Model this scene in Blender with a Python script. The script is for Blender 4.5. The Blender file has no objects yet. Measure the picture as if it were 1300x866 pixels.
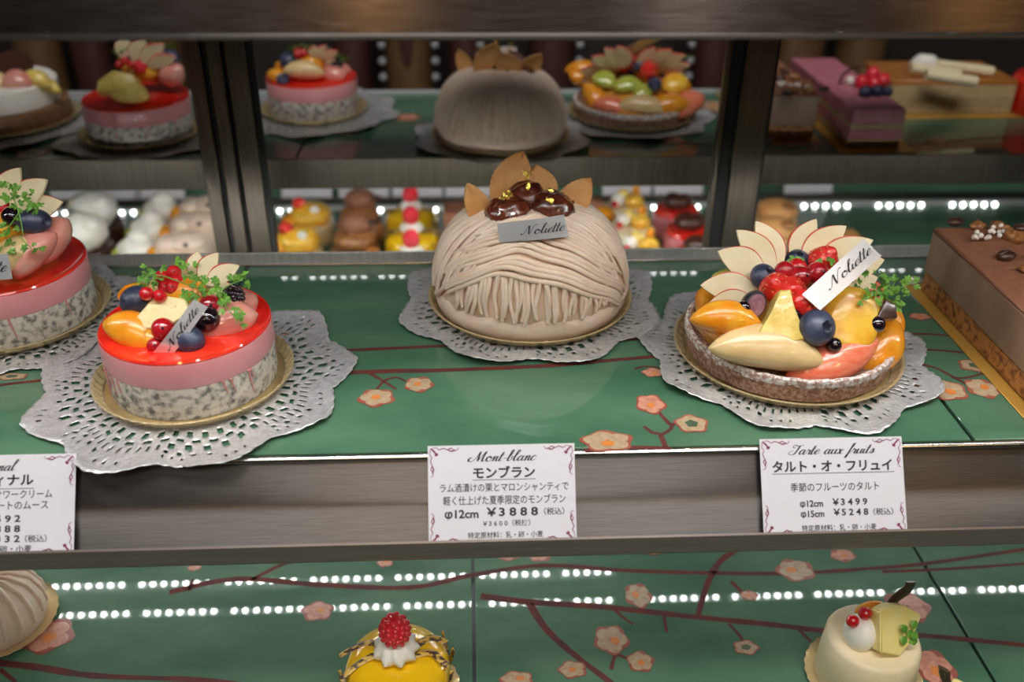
import bpy, bmesh, math, random
from mathutils import Vector, Matrix, Euler, noise
random.seed(7)
SC = bpy.context.scene
COL = SC.collection
R = math.radians
PI = math.pi
V = Vector

# ------------------------------------------------------------------ camera
YAW, PITCH, ROLL, FPX, CAMZ, CAMY = 0.0519023, 0.5231554, 0.0101727, 1205.127, 0.347969, -0.467307
FW = V((math.sin(YAW)*math.cos(PITCH), math.cos(YAW)*math.cos(PITCH), -math.sin(PITCH)))
_r = V((math.cos(YAW), -math.sin(YAW), 0)); _u = _r.cross(FW)
RT = _r*math.cos(ROLL) + _u*math.sin(ROLL); UP = _u*math.cos(ROLL) - _r*math.sin(ROLL)
CAMP = V((0, CAMY, CAMZ))
cd = bpy.data.cameras.new('camera'); cam = bpy.data.objects.new('camera', cd); COL.objects.link(cam)
M3 = Matrix((RT, UP, -FW)).transposed()
cam.matrix_world = Matrix.Translation(CAMP) @ M3.to_4x4()
cd.sensor_fit = 'HORIZONTAL'; cd.sensor_width = 36; cd.lens = FPX/1300*36
cd.clip_start = 0.01; cd.clip_end = 50
cd.dof.use_dof = True; cd.dof.focus_distance = 0.645; cd.dof.aperture_fstop = 4.5
SC.camera = cam

# ------------------------------------------------------------------ light and exposure
SC.view_settings.view_transform = 'Standard'; SC.view_settings.look = 'None'
SC.view_settings.gamma = 1; SC.view_settings.use_curve_mapping = False
SC.view_settings.exposure = -0.06
SC.cycles.use_denoising = True
SC.cycles.sample_clamp_indirect = 10
SC.cycles.max_bounces = 8; SC.cycles.transparent_max_bounces = 8
SC.cycles.caustics_reflective = False; SC.cycles.caustics_refractive = False
w = bpy.data.worlds.new('dim_shop'); SC.world = w; w.use_nodes = True
w.node_tree.nodes['Background'].inputs[0].default_value = (1.0, 0.9, 0.82, 1)
w.node_tree.nodes['Background'].inputs[1].default_value = 0.035

def area(name, loc, aim, sx, sy, power, col=(1, .97, .93), spread=180):
    l = bpy.data.lights.new(name, 'AREA'); l.shape = 'RECTANGLE'; l.size = sx; l.size_y = sy
    l.energy = power; l.color = col; l.spread = R(spread)
    o = bpy.data.objects.new(name, l); COL.objects.link(o); o.location = loc
    d = (V(aim)-V(loc)).normalized()
    o.rotation_euler = d.to_track_quat('-Z', 'Y').to_euler()
    return o
# the shop ceiling's lamp panel; the case's LED bars below carry their own light
area('shop_ceiling_light', (0.1, -0.72, 2.1), (0.05, 0.1, 0), 1.8, 0.45, 36, (1, .97, .94))
area('shop_front_fill_light', (0.1, -2.1, 2.2), (0.05, 0.1, 0), 2.4, 0.6, 24, (1, .97, .95))  # fill added behind the camera for frontal light on the cakes

# ------------------------------------------------------------------ materials
MATS = {}
def mat(name, c, rough=.5, metal=0, c2=None, scale=60, mix=(.35, .65), bump=0, bscale=None, coat=0, sss=0, sssr=.004,
        emit=0, spec=.5, aniso=0, stretch=None, detail=4, alpha=1, trans=0, tex='noise', coatr=.03):
    m = bpy.data.materials.new(name); m.use_nodes = True
    nt = m.node_tree; b = nt.nodes['Principled BSDF']; I = b.inputs
    I['Base Color'].default_value = (*c, 1); I['Roughness'].default_value = rough; I['Metallic'].default_value = metal
    I['Specular IOR Level'].default_value = spec
    I['Coat Weight'].default_value = coat; I['Coat Roughness'].default_value = coatr
    if sss:
        I['Subsurface Weight'].default_value = sss; I['Subsurface Radius'].default_value = (1, .5, .3); I['Subsurface Scale'].default_value = sssr
    if emit: I['Emission Color'].default_value = (*c, 1); I['Emission Strength'].default_value = emit
    if aniso: I['Anisotropic'].default_value = aniso; I['Anisotropic Rotation'].default_value = .25
    if trans: I['Transmission Weight'].default_value = trans; I['IOR'].default_value = 1.4
    I['Alpha'].default_value = alpha
    def tx(sc):
        tc = nt.nodes.new('ShaderNodeTexCoord'); mp = nt.nodes.new('ShaderNodeMapping')
        nt.links.new(tc.outputs['Object'], mp.inputs[0])
        if stretch: mp.inputs['Scale'].default_value = stretch
        if tex == 'voronoi':
            n = nt.nodes.new('ShaderNodeTexVoronoi'); n.inputs['Scale'].default_value = sc; nt.links.new(mp.outputs[0], n.inputs['Vector'])
            return n.outputs['Distance']
        n = nt.nodes.new('ShaderNodeTexNoise'); n.inputs['Scale'].default_value = sc; n.inputs['Detail'].default_value = detail
        nt.links.new(mp.outputs[0], n.inputs['Vector'])
        return n.outputs['Fac']
    if c2 is not None:
        t = tx(scale); rp = nt.nodes.new('ShaderNodeValToRGB')
        rp.color_ramp.elements[0].position = mix[0]; rp.color_ramp.elements[1].position = mix[1]
        rp.color_ramp.elements[0].color = (*c, 1); rp.color_ramp.elements[1].color = (*c2, 1)
        nt.links.new(t, rp.inputs[0]); nt.links.new(rp.outputs[0], I['Base Color'])
    if bump:
        t = tx(bscale or scale); bp = nt.nodes.new('ShaderNodeBump'); bp.inputs['Strength'].default_value = bump
        bp.inputs['Distance'].default_value = .001
        nt.links.new(t, bp.inputs['Height']); nt.links.new(bp.outputs[0], I['Normal'])
    MATS[name] = m
    return m

mat('green_lacquer', (.040, .130, .072), .45, c2=(.108, .222, .135), scale=9, mix=(.3, .72), spec=.2, stretch=(1, 2.2, 1), detail=8, coat=.9, coatr=.012)
mat('seam_dark', (.006, .016, .014), .4)
mat('branch_ink', (.155, .034, .026), .6, c2=(.085, .03, .03), scale=40, spec=.2)
mat('blossom_outline', (.33, .09, .06), .3)
mat('blossom_pink', (.62, .30, .21), .3, c2=(.50, .19, .13), scale=220, mix=(.4, .7))
mat('blossom_pale', (.50, .37, .24), .3, c2=(.40, .28, .17), scale=220)
mat('blossom_orange', (.66, .22, .05), .3)
mat('blossom_green', (.07, .12, .07), .3)
mat('steel', (.15, .135, .125), .42, .85, c2=(.115, .104, .097), scale=30, aniso=.85, stretch=(1.5, 60, 60), bump=.02)
mat('steel_matte', (.24, .205, .185), .36, .5, c2=(.20, .17, .155), scale=20, stretch=(1, 30, 30))
mat('lip_steel', (.62, .61, .60), .38, .55, c2=(.52, .51, .50), scale=60, stretch=(6, .1, .1))
mat('steel_bright', (.78, .77, .75), .22, 1)
mat('steel_dark', (.055, .040, .030), .26, .9, aniso=.85, stretch=(2, 60, 60), c2=(.12, .10, .09), scale=30)
mat('rubber', (.012, .011, .011), .5)
mat('post_steel', (.19, .155, .13), .34, .85, c2=(.14, .115, .095), scale=12, stretch=(40, 40, 1))
mat('shade_brown', (.035, .027, .023), .35)
mat('led', (.98, .99, .97), .5, emit=210)
mat('led_soft', (.98, .99, .97), .5, emit=19)
mat('led_under', (.98, .99, .97), .5, emit=80)
mat('led_low', (.98, .99, .97), .5, emit=12)
mat('led_house', (.55, .56, .56), .4)
mat('silver_paper', (.87, .87, .88), .26, .58, c2=(.70, .71, .72), scale=210, bump=1.0, bscale=430)
mat('gold_board', (.93, .77, .46), .24, .62, c2=(.86, .69, .38), scale=40)
mat('gold_floor', (.70, .52, .24), .36, .7, c2=(.58, .41, .17), scale=60)
mat('gold_flat', (.72, .42, .09), .38, .4, c2=(.64, .36, .07), scale=30)
mat('gold_leaf', (1, .76, .16), .25, 1, bump=.6, bscale=900)
mat('foil', (.82, .83, .85), .26, .6, bump=.05, bscale=300)
mat('ink', (.012, .011, .013), .5)
mat('ink_wine', (.22, .03, .08), .5)
mat('card', (.72, .71, .75), .55)
mat('card_dim', (.60, .58, .60), .6)
mat('marron_cream', (.86, .69, .56), .55, c2=(.80, .61, .47), scale=90, sss=.12, bump=.15, bscale=500)
mat('marron_base', (.76, .56, .41), .5, c2=(.62, .38, .20), scale=120, mix=(.5, .75), sss=.1, bump=.2, bscale=400)
mat('chestnut', (.06, .012, .008), .2, c2=(.15, .032, .013), scale=70, coat=.7, bump=.9, bscale=230)
mat('cookie', (.60, .28, .08), .55, c2=(.68, .36, .13), scale=90, bump=.3, bscale=300)
mat('red_glaze', (.78, .018, .012), .10, c2=(.86, .05, .02), scale=25, coat=.5, sss=.1)
mat('pink_mousse', (.80, .29, .31), .38, c2=(.76, .25, .27), scale=30, sss=.12, coat=.3, coatr=.15)
mat('crumb', (.72, .67, .57), .6, c2=(.075, .07, .05), scale=200, mix=(.45, .66), bump=.9, bscale=240, detail=8)
mat('crumb_pink', (.62, .24, .22), .6)
mat('film', (.95, .95, .95), .06, alpha=.12)
mat('orange_fruit', (.80, .27, .012), .22, c2=(.84, .39, .03), scale=75, sss=.2, coat=.4, coatr=.06, bump=.3, bscale=170)
mat('mango', (.86, .52, .05), .28, c2=(.80, .36, .02), scale=75, mix=(.4, .7), sss=.2, coat=.3, coatr=.08, bump=.35, bscale=190)
mat('pear', (.76, .57, .29), .25, c2=(.68, .48, .22), scale=60, sss=.3, coat=.35, coatr=.07, bump=.15, bscale=160)
mat('pink_pear', (.72, .25, .20), .13, c2=(.76, .38, .30), scale=40, sss=.25, coat=.7)
mat('grapefruit', (.80, .17, .09), .12, c2=(.84, .29, .17), scale=90, sss=.25, coat=.45, coatr=.06, stretch=(1, 3, 3), bump=.3, bscale=120)
mat('pineapple', (.86, .68, .20), .28, c2=(.74, .52, .11), scale=130, sss=.2, coat=.4, bump=.4, bscale=350)
mat('pineapple_pale', (.90, .80, .36), .35, c2=(.86, .72, .24), scale=90, sss=.2, bump=.2, bscale=300)
mat('kiwi', (.36, .42, .05), .18, c2=(.48, .50, .10), scale=80, sss=.2, coat=.5)
mat('apple_flesh', (.88, .78, .54), .32, c2=(.82, .70, .44), scale=80, sss=.15)
mat('apple_peel', (.60, .05, .045), .25, c2=(.68, .16, .09), scale=200)
mat('blueberry', (.022, .028, .062), .42, c2=(.075, .095, .16), scale=110, mix=(.4, .75), coat=.15, coatr=.2)
mat('blueberry_dark', (.010, .010, .022), .3)
mat('blueberry_cut', (.22, .08, .12), .3, c2=(.36, .20, .25), scale=220)
mat('black_currant', (.012, .005, .010), .07, coat=.8)
mat('cherry', (.36, .006, .012), .08, c2=(.45, .012, .02), scale=80, coat=.9, sss=.1)
mat('currant', (.62, .012, .018), .08, coat=.9, sss=.15)
mat('strawberry', (.80, .36, .14), .22, c2=(.76, .028, .020), scale=330, mix=(.16, .26), coat=.4, bump=.8, bscale=330, tex='voronoi')
mat('raspberry', (.76, .018, .035), .25, c2=(.80, .04, .06), scale=120, sss=.15, coat=.3)
mat('herb', (.09, .27, .03), .4, c2=(.19, .40, .05), scale=150, sss=.1)
mat('tart_crust', (.24, .105, .06), .8, c2=(.44, .29, .22), scale=380, mix=(.4, .62), bump=.8, bscale=600)
mat('sugar_crust', (.40, .24, .18), .85, c2=(.82, .78, .75), scale=330, mix=(.40, .58), bump=.8, bscale=600)
mat('custard', (.72, .33, .05), .3, coat=.4)
mat('white_choc', (.84, .70, .36), .5, c2=(.55, .36, .12), scale=190, mix=(.60, .78), bump=.5, bscale=420)
mat('choc_top', (.22, .085, .042), .65, c2=(.27, .11, .058), scale=150, bump=.25, bscale=500)
mat('choc_side', (.25, .145, .09), .38, c2=(.36, .235, .155), scale=35, mix=(.35, .72), coat=.25, coatr=.12, stretch=(1, 1, .5), bump=.25, bscale=160)
mat('choc_base', (.52, .22, .06), .5, c2=(.20, .06, .02), scale=190, mix=(.46, .62), bump=.7, bscale=330, coat=.2)
mat('choc_dark', (.055, .020, .012), .28, coat=.25)
mat('walnut', (.36, .16, .05), .4, c2=(.22, .08, .025), scale=150, coat=.3, bump=.6, bscale=260)
mat('pearl', (.80, .74, .68), .4)
mat('yellow_glaze', (.88, .52, .008), .08, c2=(.90, .58, .015), scale=20, coat=.8, sss=.15)
mat('cream', (.90, .87, .78), .45, sss=.15)
mat('cream_pale', (.82, .70, .44), .5, c2=(.86, .74, .50), scale=60, sss=.15)
mat('wafer', (.72, .45, .08), .4, c2=(.05, .020, .012), scale=170, mix=(.46, .54), stretch=(1, 2, 2))
mat('wafer_dark', (.06, .035, .02), .3, c2=(.40, .28, .06), scale=300, mix=(.62, .72))
mat('pink_layer', (.55, .20, .25), .5, c2=(.48, .14, .18), scale=60)
mat('beige_layer', (.52, .38, .20), .6, c2=(.45, .31, .15), scale=120)
mat('orange_top', (.50, .20, .05), .35, coat=.4, c2=(.44, .16, .035), scale=20)
mat('brown_sponge', (.26, .13, .055), .6, c2=(.20, .09, .035), scale=120, bump=.4)
mat('wall_paint', (.030, .022, .018), .7, c2=(.018, .014, .012), scale=4)
mat('jar_brown', (.16, .085, .035), .4, c2=(.11, .055, .022), scale=14)
mat('jar_maroon', (.075, .025, .02), .4, c2=(.05, .018, .015), scale=14)
mat('jar_label', (.26, .19, .10), .5)
mat('floor_tile', (.05, .042, .036), .5, c2=(.04, .033, .03), scale=3)
mat('lamp_glow', (1, .58, .20), .5, emit=30)
mat('lamp_white', (1, .95, .88), .5, emit=26)
mat('brass', (.45, .30, .10), .35, 1)

# ------------------------------------------------------------------ helpers
def W(px, py, Y):
    d = FW*FPX + RT*(px-650) - UP*(py-433)
    t = (Y-CAMP.y)/d.y
    return CAMP + d*t
def Wz(px, py, z):
    d = FW*FPX + RT*(px-650) - UP*(py-433)
    t = (z-CAMP.z)/d.z
    return CAMP + d*t

def smoothpts(pts, n=6, closed=False):
    P = [V(p) for p in pts]; out = []; N = len(P)
    rng = range(N if closed else N-1)
    for i in rng:
        if closed: p0, p1, p2, p3 = P[i-1], P[i], P[(i+1) % N], P[(i+2) % N]
        else: p0, p1, p2, p3 = P[max(i-1, 0)], P[i], P[i+1], P[min(i+2, N-1)]
        for k in range(n):
            t = k/n; t2 = t*t; t3 = t2*t
            out.append(.5*((2*p1)+(p2-p0)*t+(2*p0-5*p1+4*p2-p3)*t2+(3*p1-p0-3*p2+p3)*t3))
    if not closed: out.append(P[-1].copy())
    return out

class MB:
    def __init__(s): s.v = []; s.f = []; s.m = []
    def add(s, vs, fs, mi=0):
        o = len(s.v); s.v += [V(q) for q in vs]
        for f in fs: s.f.append([i+o for i in f]); s.m.append(mi)
        return s
    def sphere(s, c, r, rot=None, seg=20, ring=12, nz=0, nsc=60, mi=0, fn=None):
        if not hasattr(r, '__len__'): r = (r, r, r)
        vs = []; fs = []
        for i in range(ring+1):
            a = PI*i/ring
            for j in range(seg):
                b = 2*PI*j/seg
                p = V((math.sin(a)*math.cos(b), math.sin(a)*math.sin(b), math.cos(a)))
                if fn: p = fn(p)
                q = V((p.x*r[0], p.y*r[1], p.z*r[2]))
                if nz: q += p*nz*noise.noise((q+V(c))*nsc)
                if rot is not None: q = rot @ q
                vs.append(q+V(c))
        for i in range(ring):
            for j in range(seg):
                a = i*seg+j; b = i*seg+(j+1) % seg
                fs.append([a, a+seg, b+seg, b])
        return s.add(vs, fs, mi)
    def tube(s, pts, rad, n=8, mi=0, flat=1.0, up=None, cap=True):
        P = [V(p) for p in pts]; N = len(P); vs = []; fs = []
        u0 = None
        for i, p in enumerate(P):
            t = (P[min(i+1, N-1)]-P[max(i-1, 0)])
            if t.length < 1e-9: t = V((0, 0, 1))
            t.normalize()
            if up is not None: u = V(up)
            elif u0 is None: u = V((0, 0, 1)) if abs(t.z) < .9 else V((1, 0, 0))
            else: u = u0
            u = u - t*u.dot(t)
            if u.length < 1e-6: u = t.orthogonal()
            u.normalize(); u0 = u; x = t.cross(u)
            rr = rad[i] if hasattr(rad, '__len__') else (rad(i/(N-1)) if callable(rad) else rad)
            for k in range(n):
                a = 2*PI*k/n
                vs.append(p + x*math.cos(a)*rr + u*math.sin(a)*rr*flat)
        for i in range(N-1):
            for k in range(n):
                a = i*n+k; b = i*n+(k+1) % n
                fs.append([a, b, b+n, a+n])
        if cap: fs.append(list(range(n))[::-1]); fs.append([(N-1)*n+k for k in range(n)])
        return s.add(vs, fs, mi)
    def lathe(s, prof, n=64, c=(0, 0, 0), mod=None, mi=0, cap=True):
        vs = []; fs = []; c = V(c)
        for i, (r, z) in enumerate(prof):
            for j in range(n):
                a = 2*PI*j/n; rr, zz = (r, z) if mod is None else mod(a, r, z, i)
                vs.append(c+V((rr*math.cos(a), rr*math.sin(a), zz)))
        for i in range(len(prof)-1):
            for j in range(n):
                a = i*n+j; b = i*n+(j+1) % n
                fs.append([a, b, b+n, a+n])
        if cap:
            fs.append(list(range(n))[::-1]); o = (len(prof)-1)*n; fs.append([o+j for j in range(n)])
        return s.add(vs, fs, mi)
    def box(s, lo, hi, bev=0, M=None, mi=0, seg=1):
        bm = bmesh.new(); bmesh.ops.create_cube(bm, size=1)
        lo = V(lo); hi = V(hi)
        for q in bm.verts: q.co = V(((lo.x+hi.x)/2+q.co.x*(hi.x-lo.x), (lo.y+hi.y)/2+q.co.y*(hi.y-lo.y), (lo.z+hi.z)/2+q.co.z*(hi.z-lo.z)))
        if bev: bmesh.ops.bevel(bm, geom=bm.edges[:], offset=bev, segments=seg, affect='EDGES', profile=.5)
        bm.verts.index_update()
        vs = [(M @ q.co) if M is not None else q.co.copy() for q in bm.verts]
        fs = [[q.index for q in f.verts] for f in bm.faces]; bm.free()
        return s.add(vs, fs, mi)
    def prism(s, poly, z0, z1, M=None, mi=0, side=None):
        n = len(poly)
        vs = [V((p[0], p[1], z0)) for p in poly]+[V((p[0], p[1], z1)) for p in poly]
        if M is not None: vs = [M @ q for q in vs]
        s.add(vs, [list(range(n))[::-1], [n+i for i in range(n)]], mi)
        return s.add(vs, [[i, (i+1) % n, n+(i+1) % n, n+i] for i in range(n)], mi if side is None else side)
    def poly(s, pts, mi=0): return s.add(pts, [list(range(len(pts)))], mi)
    def build(s, name, mats, parent=None, smooth=True, loc=None, angle=40, label=None):
        me = bpy.data.meshes.new(name)
        base = V(loc) if loc is not None else V((0, 0, 0))
        me.from_pydata([q-base for q in s.v], [], s.f)
        if isinstance(mats, str): mats = [mats]
        for m in mats: me.materials.append(MATS[m])
        me.polygons.foreach_set('material_index', s.m)
        me.polygons.foreach_set('use_smooth', [smooth]*len(s.f))
        bm = bmesh.new(); bm.from_mesh(me); bmesh.ops.recalc_face_normals(bm, faces=bm.faces); bm.to_mesh(me); bm.free()
        if smooth: me.set_sharp_from_angle(angle=R(angle))
        me.update()
        o = bpy.data.objects.new(name, me); COL.objects.link(o)
        if parent is not None: o.parent = parent
        if label: o['label'] = label
        return o

def tag(o, label, cat, group=None, kind=None):
    o['label'] = label; o['category'] = cat
    if group: o['group'] = group
    if kind: o['kind'] = kind
    return o
def thing(name, loc, label, cat, group=None):
    o = bpy.data.objects.new(name, None); COL.objects.link(o); o.location = loc; o.empty_display_size = .01
    return tag(o, label, cat, group)
KIDS = {}
def children(o): return [c for c in bpy.data.objects if c.parent == o]
def dup(root, loc, label, group=None, scale=None, rz=0):
    r = root.copy(); COL.objects.link(r); r.location = loc
    if scale: r.scale = scale
    r.rotation_euler = (0, 0, rz)
    r['label'] = label
    if group: r['group'] = group
    elif 'group' in r: del r['group']
    for ch in children(root):
        c = ch.copy(); COL.objects.link(c); c.parent = r
        for g in children(ch):
            d = g.copy(); COL.objects.link(d); d.parent = c
    return r

def frame(c, normal, ang=0):
    """4x4 with local z = normal, local x turned by ang (degrees) from the horizontal."""
    n = V(normal).normalized(); x = V((0, 0, 1)).cross(n)
    if x.length < 1e-4: x = V((1, 0, 0))
    x.normalize(); y = n.cross(x)
    M = Matrix((x, y, n)).transposed().to_4x4()
    return Matrix.Translation(V(c)) @ M @ Matrix.Rotation(R(ang), 4, 'Z')
FRONT = (0, -.72, .70)
PX = .00053

# ------------------------------------------------------------------ brush-script lettering
GL = {
 'o': (.85, [[(.5,1),(.15,.9),(0,.45),(.2,.02),(.55,.1),(.7,.5),(.5,.98),(.42,.8),(.62,.68),(.9,.75)]]),
 'n': (.95, [[(0,.6),(.15,.95),(.25,.8),(.1,0)], [(.12,.3),(.4,.9),(.62,.9),(.55,.3),(.65,.02),(.95,.25)]]),
 't': (.55, [[(.3,1.8),(.05,.3),(.15,.02),(.5,.25)], [(-.1,1.15),(.5,1.2)]]),
 'l': (.68, [[(-.05,.4),(.4,1.3),(.62,2.0),(.45,2.15),(.28,1.6),(.14,.35),(.3,.02),(.62,.3)]]),
 'b': (.8, [[(0,.1),(.45,1.5),(.5,2.1),(.3,2),(.1,.3),(.3,.02),(.6,.3),(.5,.85),(.75,.8)]]),
 'a': (.95, [[(.65,.8),(.4,1),(.1,.7),(0,.3),(.2,.02),(.5,.4),(.68,1),(.58,.3),(.7,.02),(1,.25)]]),
 'c': (.7, [[(.6,.8),(.4,1),(.1,.7),(0,.3),(.2,.02),(.7,.3)]]),
 'r': (.75, [[(0,.3),(.2,1.05),(.3,.85),(.55,.85),(.45,.3),(.55,.02),(.8,.25)]]),
 'e': (.7, [[(.05,.35),(.55,.7),(.45,1),(.15,.8),(0,.35),(.2,.02),(.7,.3)]]),
 'u': (.95, [[(0,.6),(.15,1),(.05,.3),(.2,.02),(.5,.3),(.68,1),(.58,.3),(.7,.02),(1,.25)]]),
 'x': (.8, [[(0,.9),(.2,.95),(.4,.1),(.7,.1)], [(.7,.95),(.45,.7),(.2,.2),(0,.05)]]),
 'f': (.5, [[(0,.3),(.5,1.6),(.6,2.1),(.4,2.0),(.1,.2),(-.1,-.8),(-.25,-.7),(0,.1),(.4,.3)]]),
 'i': (.45, [[(.1,.95),(0,.25),(.15,.02),(.4,.25)], [(.2,1.4),(.24,1.5)]]),
 's': (.65, [[(0,.2),(.35,1),(.45,.5),(.3,.02),(0,.1),(.3,.1),(.7,.3)]]),
 'M': (1.75, [[(-.4,.8),(-.75,.5),(-.6,.05),(-.1,.1),(.25,.8),(.5,2.0),(.55,1.0),(.6,.05)], [(.6,.05),(1.3,2.0),(1.2,.8),(1.25,.02),(1.6,.25)]]),
 'T': (1.15, [[(.3,1.45),(-.1,1.5),(0,2.0),(.7,1.8),(1.4,2.0)], [(.85,1.85),(.6,.6),(.3,.02),(-.3,.05),(-.4,.5),(.1,.9)]]),
 'N': (1.75, [[(-.3,.3),(-.1,0),(.2,.5),(.6,2.0),(.75,1.0),(.95,.05),(1.2,1.2),(1.5,2.1),(1.8,2.0)]]),
 '-': (.6, [[(.02,.55),(.5,.6)]]), ' ': (.75, []), 'C': (1.2, [[(1.0,1.7),(.7,2.0),(.2,1.5),(0,.7),(.3,.02),(1.1,.5)]]), 'd': (.95, [[(.65,.8),(.4,1),(.1,.7),(0,.3),(.2,.02),(.5,.4),(.85,2.0)],[(.8,1.9),(.6,.3),(.7,.02),(1,.25)]]),
}
def script(mb, text, fn, u0, u1, v, h, mi=0, wt=.13, shear=.32):
    """Writes text between u0 and u1, baseline v, x-height h; fn maps (u, v) to a point."""
    tot = sum(GL[c][0] for c in text); k = (u1-u0)/tot; x = 0
    for c in text:
        for st in GL[c][1]:
            P = smoothpts([(p[0], p[1], 0) for p in st], 5)
            L = []; Rr = []
            for i, p in enumerate(P):
                t = P[min(i+1, len(P)-1)]-P[max(i-1, 0)]; t.normalize() if t.length > 0 else None
                wd = wt*(.42+.58*max(0, -t.y))+.045
                nrm = V((-t.y, t.x, 0))*wd*.9+V((wd*.35, 0, 0))*(1 if -t.y > 0 else .2)
                for lst, sg in ((L, 1), (Rr, -1)):
                    q = p+nrm*sg*.5
                    lst.append(fn(u0+(x+q.x+shear*(q.y-.5))*k, v+q.y*h))
            n = len(P); vs = L+Rr
            mb.add(vs, [[i, i+1, n+i+1, n+i] for i in range(n-1)], mi)
        x += GL[c][0]
_dg = None
def typed(text, weight=0.0):
    """Flat outline of a printed line: vertices and faces in a unit box, aspect."""
    cu = bpy.data.curves.new('print_line', 'FONT'); cu.body = text; cu.size = 1; cu.offset = weight; cu.resolution_u = 3
    o = bpy.data.objects.new('print_line', cu); COL.objects.link(o)
    dg = bpy.context.evaluated_depsgraph_get(); dg.update()
    me = bpy.data.meshes.new_from_object(o.evaluated_get(dg))
    vs = [q.co.copy() for q in me.vertices]; fs = [list(p.vertices) for p in me.polygons]
    bpy.data.objects.remove(o); bpy.data.curves.remove(cu); bpy.data.meshes.remove(me)
    return vs, fs
def printed(mb, text, fn, u0, u1, v0, h, mi=0, weight=.012):
    vs, fs = typed(text, weight)
    x0 = min(q.x for q in vs); x1 = max(q.x for q in vs)
    k = (u1-u0)/(x1-x0)
    mb.add([fn(u0+(q.x-x0)*k, v0+q.y*h/.74) for q in vs], fs, mi)

# ------------------------------------------------------------------ the setting
LOW = -0.21
def structure(name, mb, m, **k):
    o = mb.build(name, m, **k); o['kind'] = 'structure'; return o
mb = MB(); mb.box((-3, -3, -1.02), (3, 2.2, -1.0)); structure('floor', mb, 'floor_tile')
mb = MB(); mb.box((-3, 2.2, -1.0), (3, 2.25, 2.3)); structure('wall_back', mb, 'wall_paint')
mb = MB(); mb.box((-3, -3.05, -1.0), (3, -3, 2.3)); structure('wall_front', mb, 'wall_paint')
mb = MB(); mb.box((-3, -3, 2.3), (3, 2.2, 2.34)); structure('ceiling', mb, 'wall_paint')

# ------------------------------------------------------------------ shelves with printed plum branches
def ribbon(mb, pts, wd, z, mi=0):
    P = smoothpts([Wz(x, y, z) for x, y in pts], 5); n = len(P); L = []; Q = []
    for i, p in enumerate(P):
        t = (P[min(i+1, n-1)]-P[max(i-1, 0)]); t.z = 0
        if t.length < 1e-9: t = V((1, 0, 0))
        t.normalize(); nr = V((-t.y, t.x, 0))
        ww = wd*(1+.25*noise.noise(p*90))*(1-.35*i/n)
        L.append(p+nr*ww/2); Q.append(p-nr*ww/2)
    mb.add(L+Q, [[i, i+1, n+i+1, n+i] for i in range(n-1)], mi)
def blossom(mb, px, py, wpx, hpx, z, kind=0):
    c = Wz(px, py, z); rx = (Wz(px+wpx/2, py, z)-c).length; ry = (Wz(px, py-hpx/2, z)-c).length
    ph = random.random()*6
    def ring(k, n, am, dz, cx=0, cy=0):
        return [c+V((rx*(cx+k*math.cos(a)*(1+am*math.cos(5*a+ph))), ry*(cy+k*math.sin(a)*(1+am*math.cos(5*a+ph))), dz)) for a in [2*PI*i/n for i in range(n)]]
    mb.poly(ring(1, 30, .10, 0), 0)
    if kind == 2:
        mb.poly(ring(.86, 30, .10, .00012), 2)
        mb.poly(ring(.38, 20, .12, .00024), 4); return
    for i in range(5):
        a = ph+2*PI*i/5+random.uniform(-.2, .2); d = .50
        mb.poly(ring(.40+.05*random.random(), 16, .04, .00012+.00003*i, d*math.cos(a), d*math.sin(a)), 1 if kind == 0 else 2)
    if random.random() < .8 or kind == 1: mb.poly(ring(.27, 14, .15, .00033, random.uniform(-.25, .25), random.uniform(-.25, .1)), 3)
BLO = ['blossom_outline', 'blossom_pink', 'blossom_pale', 'blossom_orange', 'blossom_green']

def shelf(name, label, x0, x1, y0, y1, z, seams, thick=.018):
    t = thing(name, (0, y0, z), label, 'shelf')
    mb = MB(); mb.box((x0, y0, z-thick), (x1, y1, z-.003), .0006); mb.build('steel_tray', 'seam_dark', t, loc=(0, y0, z))
    xs = [x0]+seams+[x1]
    for i in range(len(xs)-1):
        mb = MB(); mb.box((xs[i]+.0014, y0+.0005, z-.0029), (xs[i+1]-.0014, y1-.0005, z), .0004)
        mb.build('green_panel', 'green_lacquer', t, loc=(0, y0, z))
    return t
up = shelf('display_shelf', 'upper green lacquered shelf holding the whole cakes, painted with plum blossom branches', -.95, .95, .002, .27, 0, [-.686, -.186+.0, .3145])
Z1 = .00015
mb = MB()
for pts, wd in [([(-60, 500), (0, 489), (70, 481)], .004), ([(70, 448), (125, 446)], .003), ([(410, 446), (500, 442), (590, 438), (650, 436)], .0045),
                ([(410, 474), (500, 471), (560, 470), (700, 464), (780, 457), (850, 451), (900, 447)], .0055), ([(770, 432), (850, 429), (900, 428)], .004),
                ([(1130, 425), (1175, 424), (1215, 427)], .0035), ([(1130, 443), (1180, 444), (1240, 449)], .0035),
                ([(1160, 460), (1190, 468), (1217, 480), (1250, 474)], .003), ([(1208, 478), (1224, 486), (1240, 496)], .003),
                ([(470, 474), (487, 484), (503, 494)], .0028), ([(487, 484), (478, 494)], .0022), ([(488, 483), (503, 479), (515, 484)], .0026),
                ([(742, 572), (800, 568), (852, 569)], .0045), ([(845, 568), (838, 552), (828, 549), (817, 541)], .0035), ([(838, 553), (850, 546), (856, 538), (868, 538)], .0032),
                ([(852, 540), (842, 530), (836, 522)], .003), ([(806, 468), (822, 465), (845, 468)], .0022), ([(1170, 462), (1166, 476)], .0025)]:
    ribbon(mb, pts, wd, Z1)
mb.build('branch_print', 'branch_ink', up, smooth=False, loc=(0, .002, 0))
mb = MB(); Z2 = .0003
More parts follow.
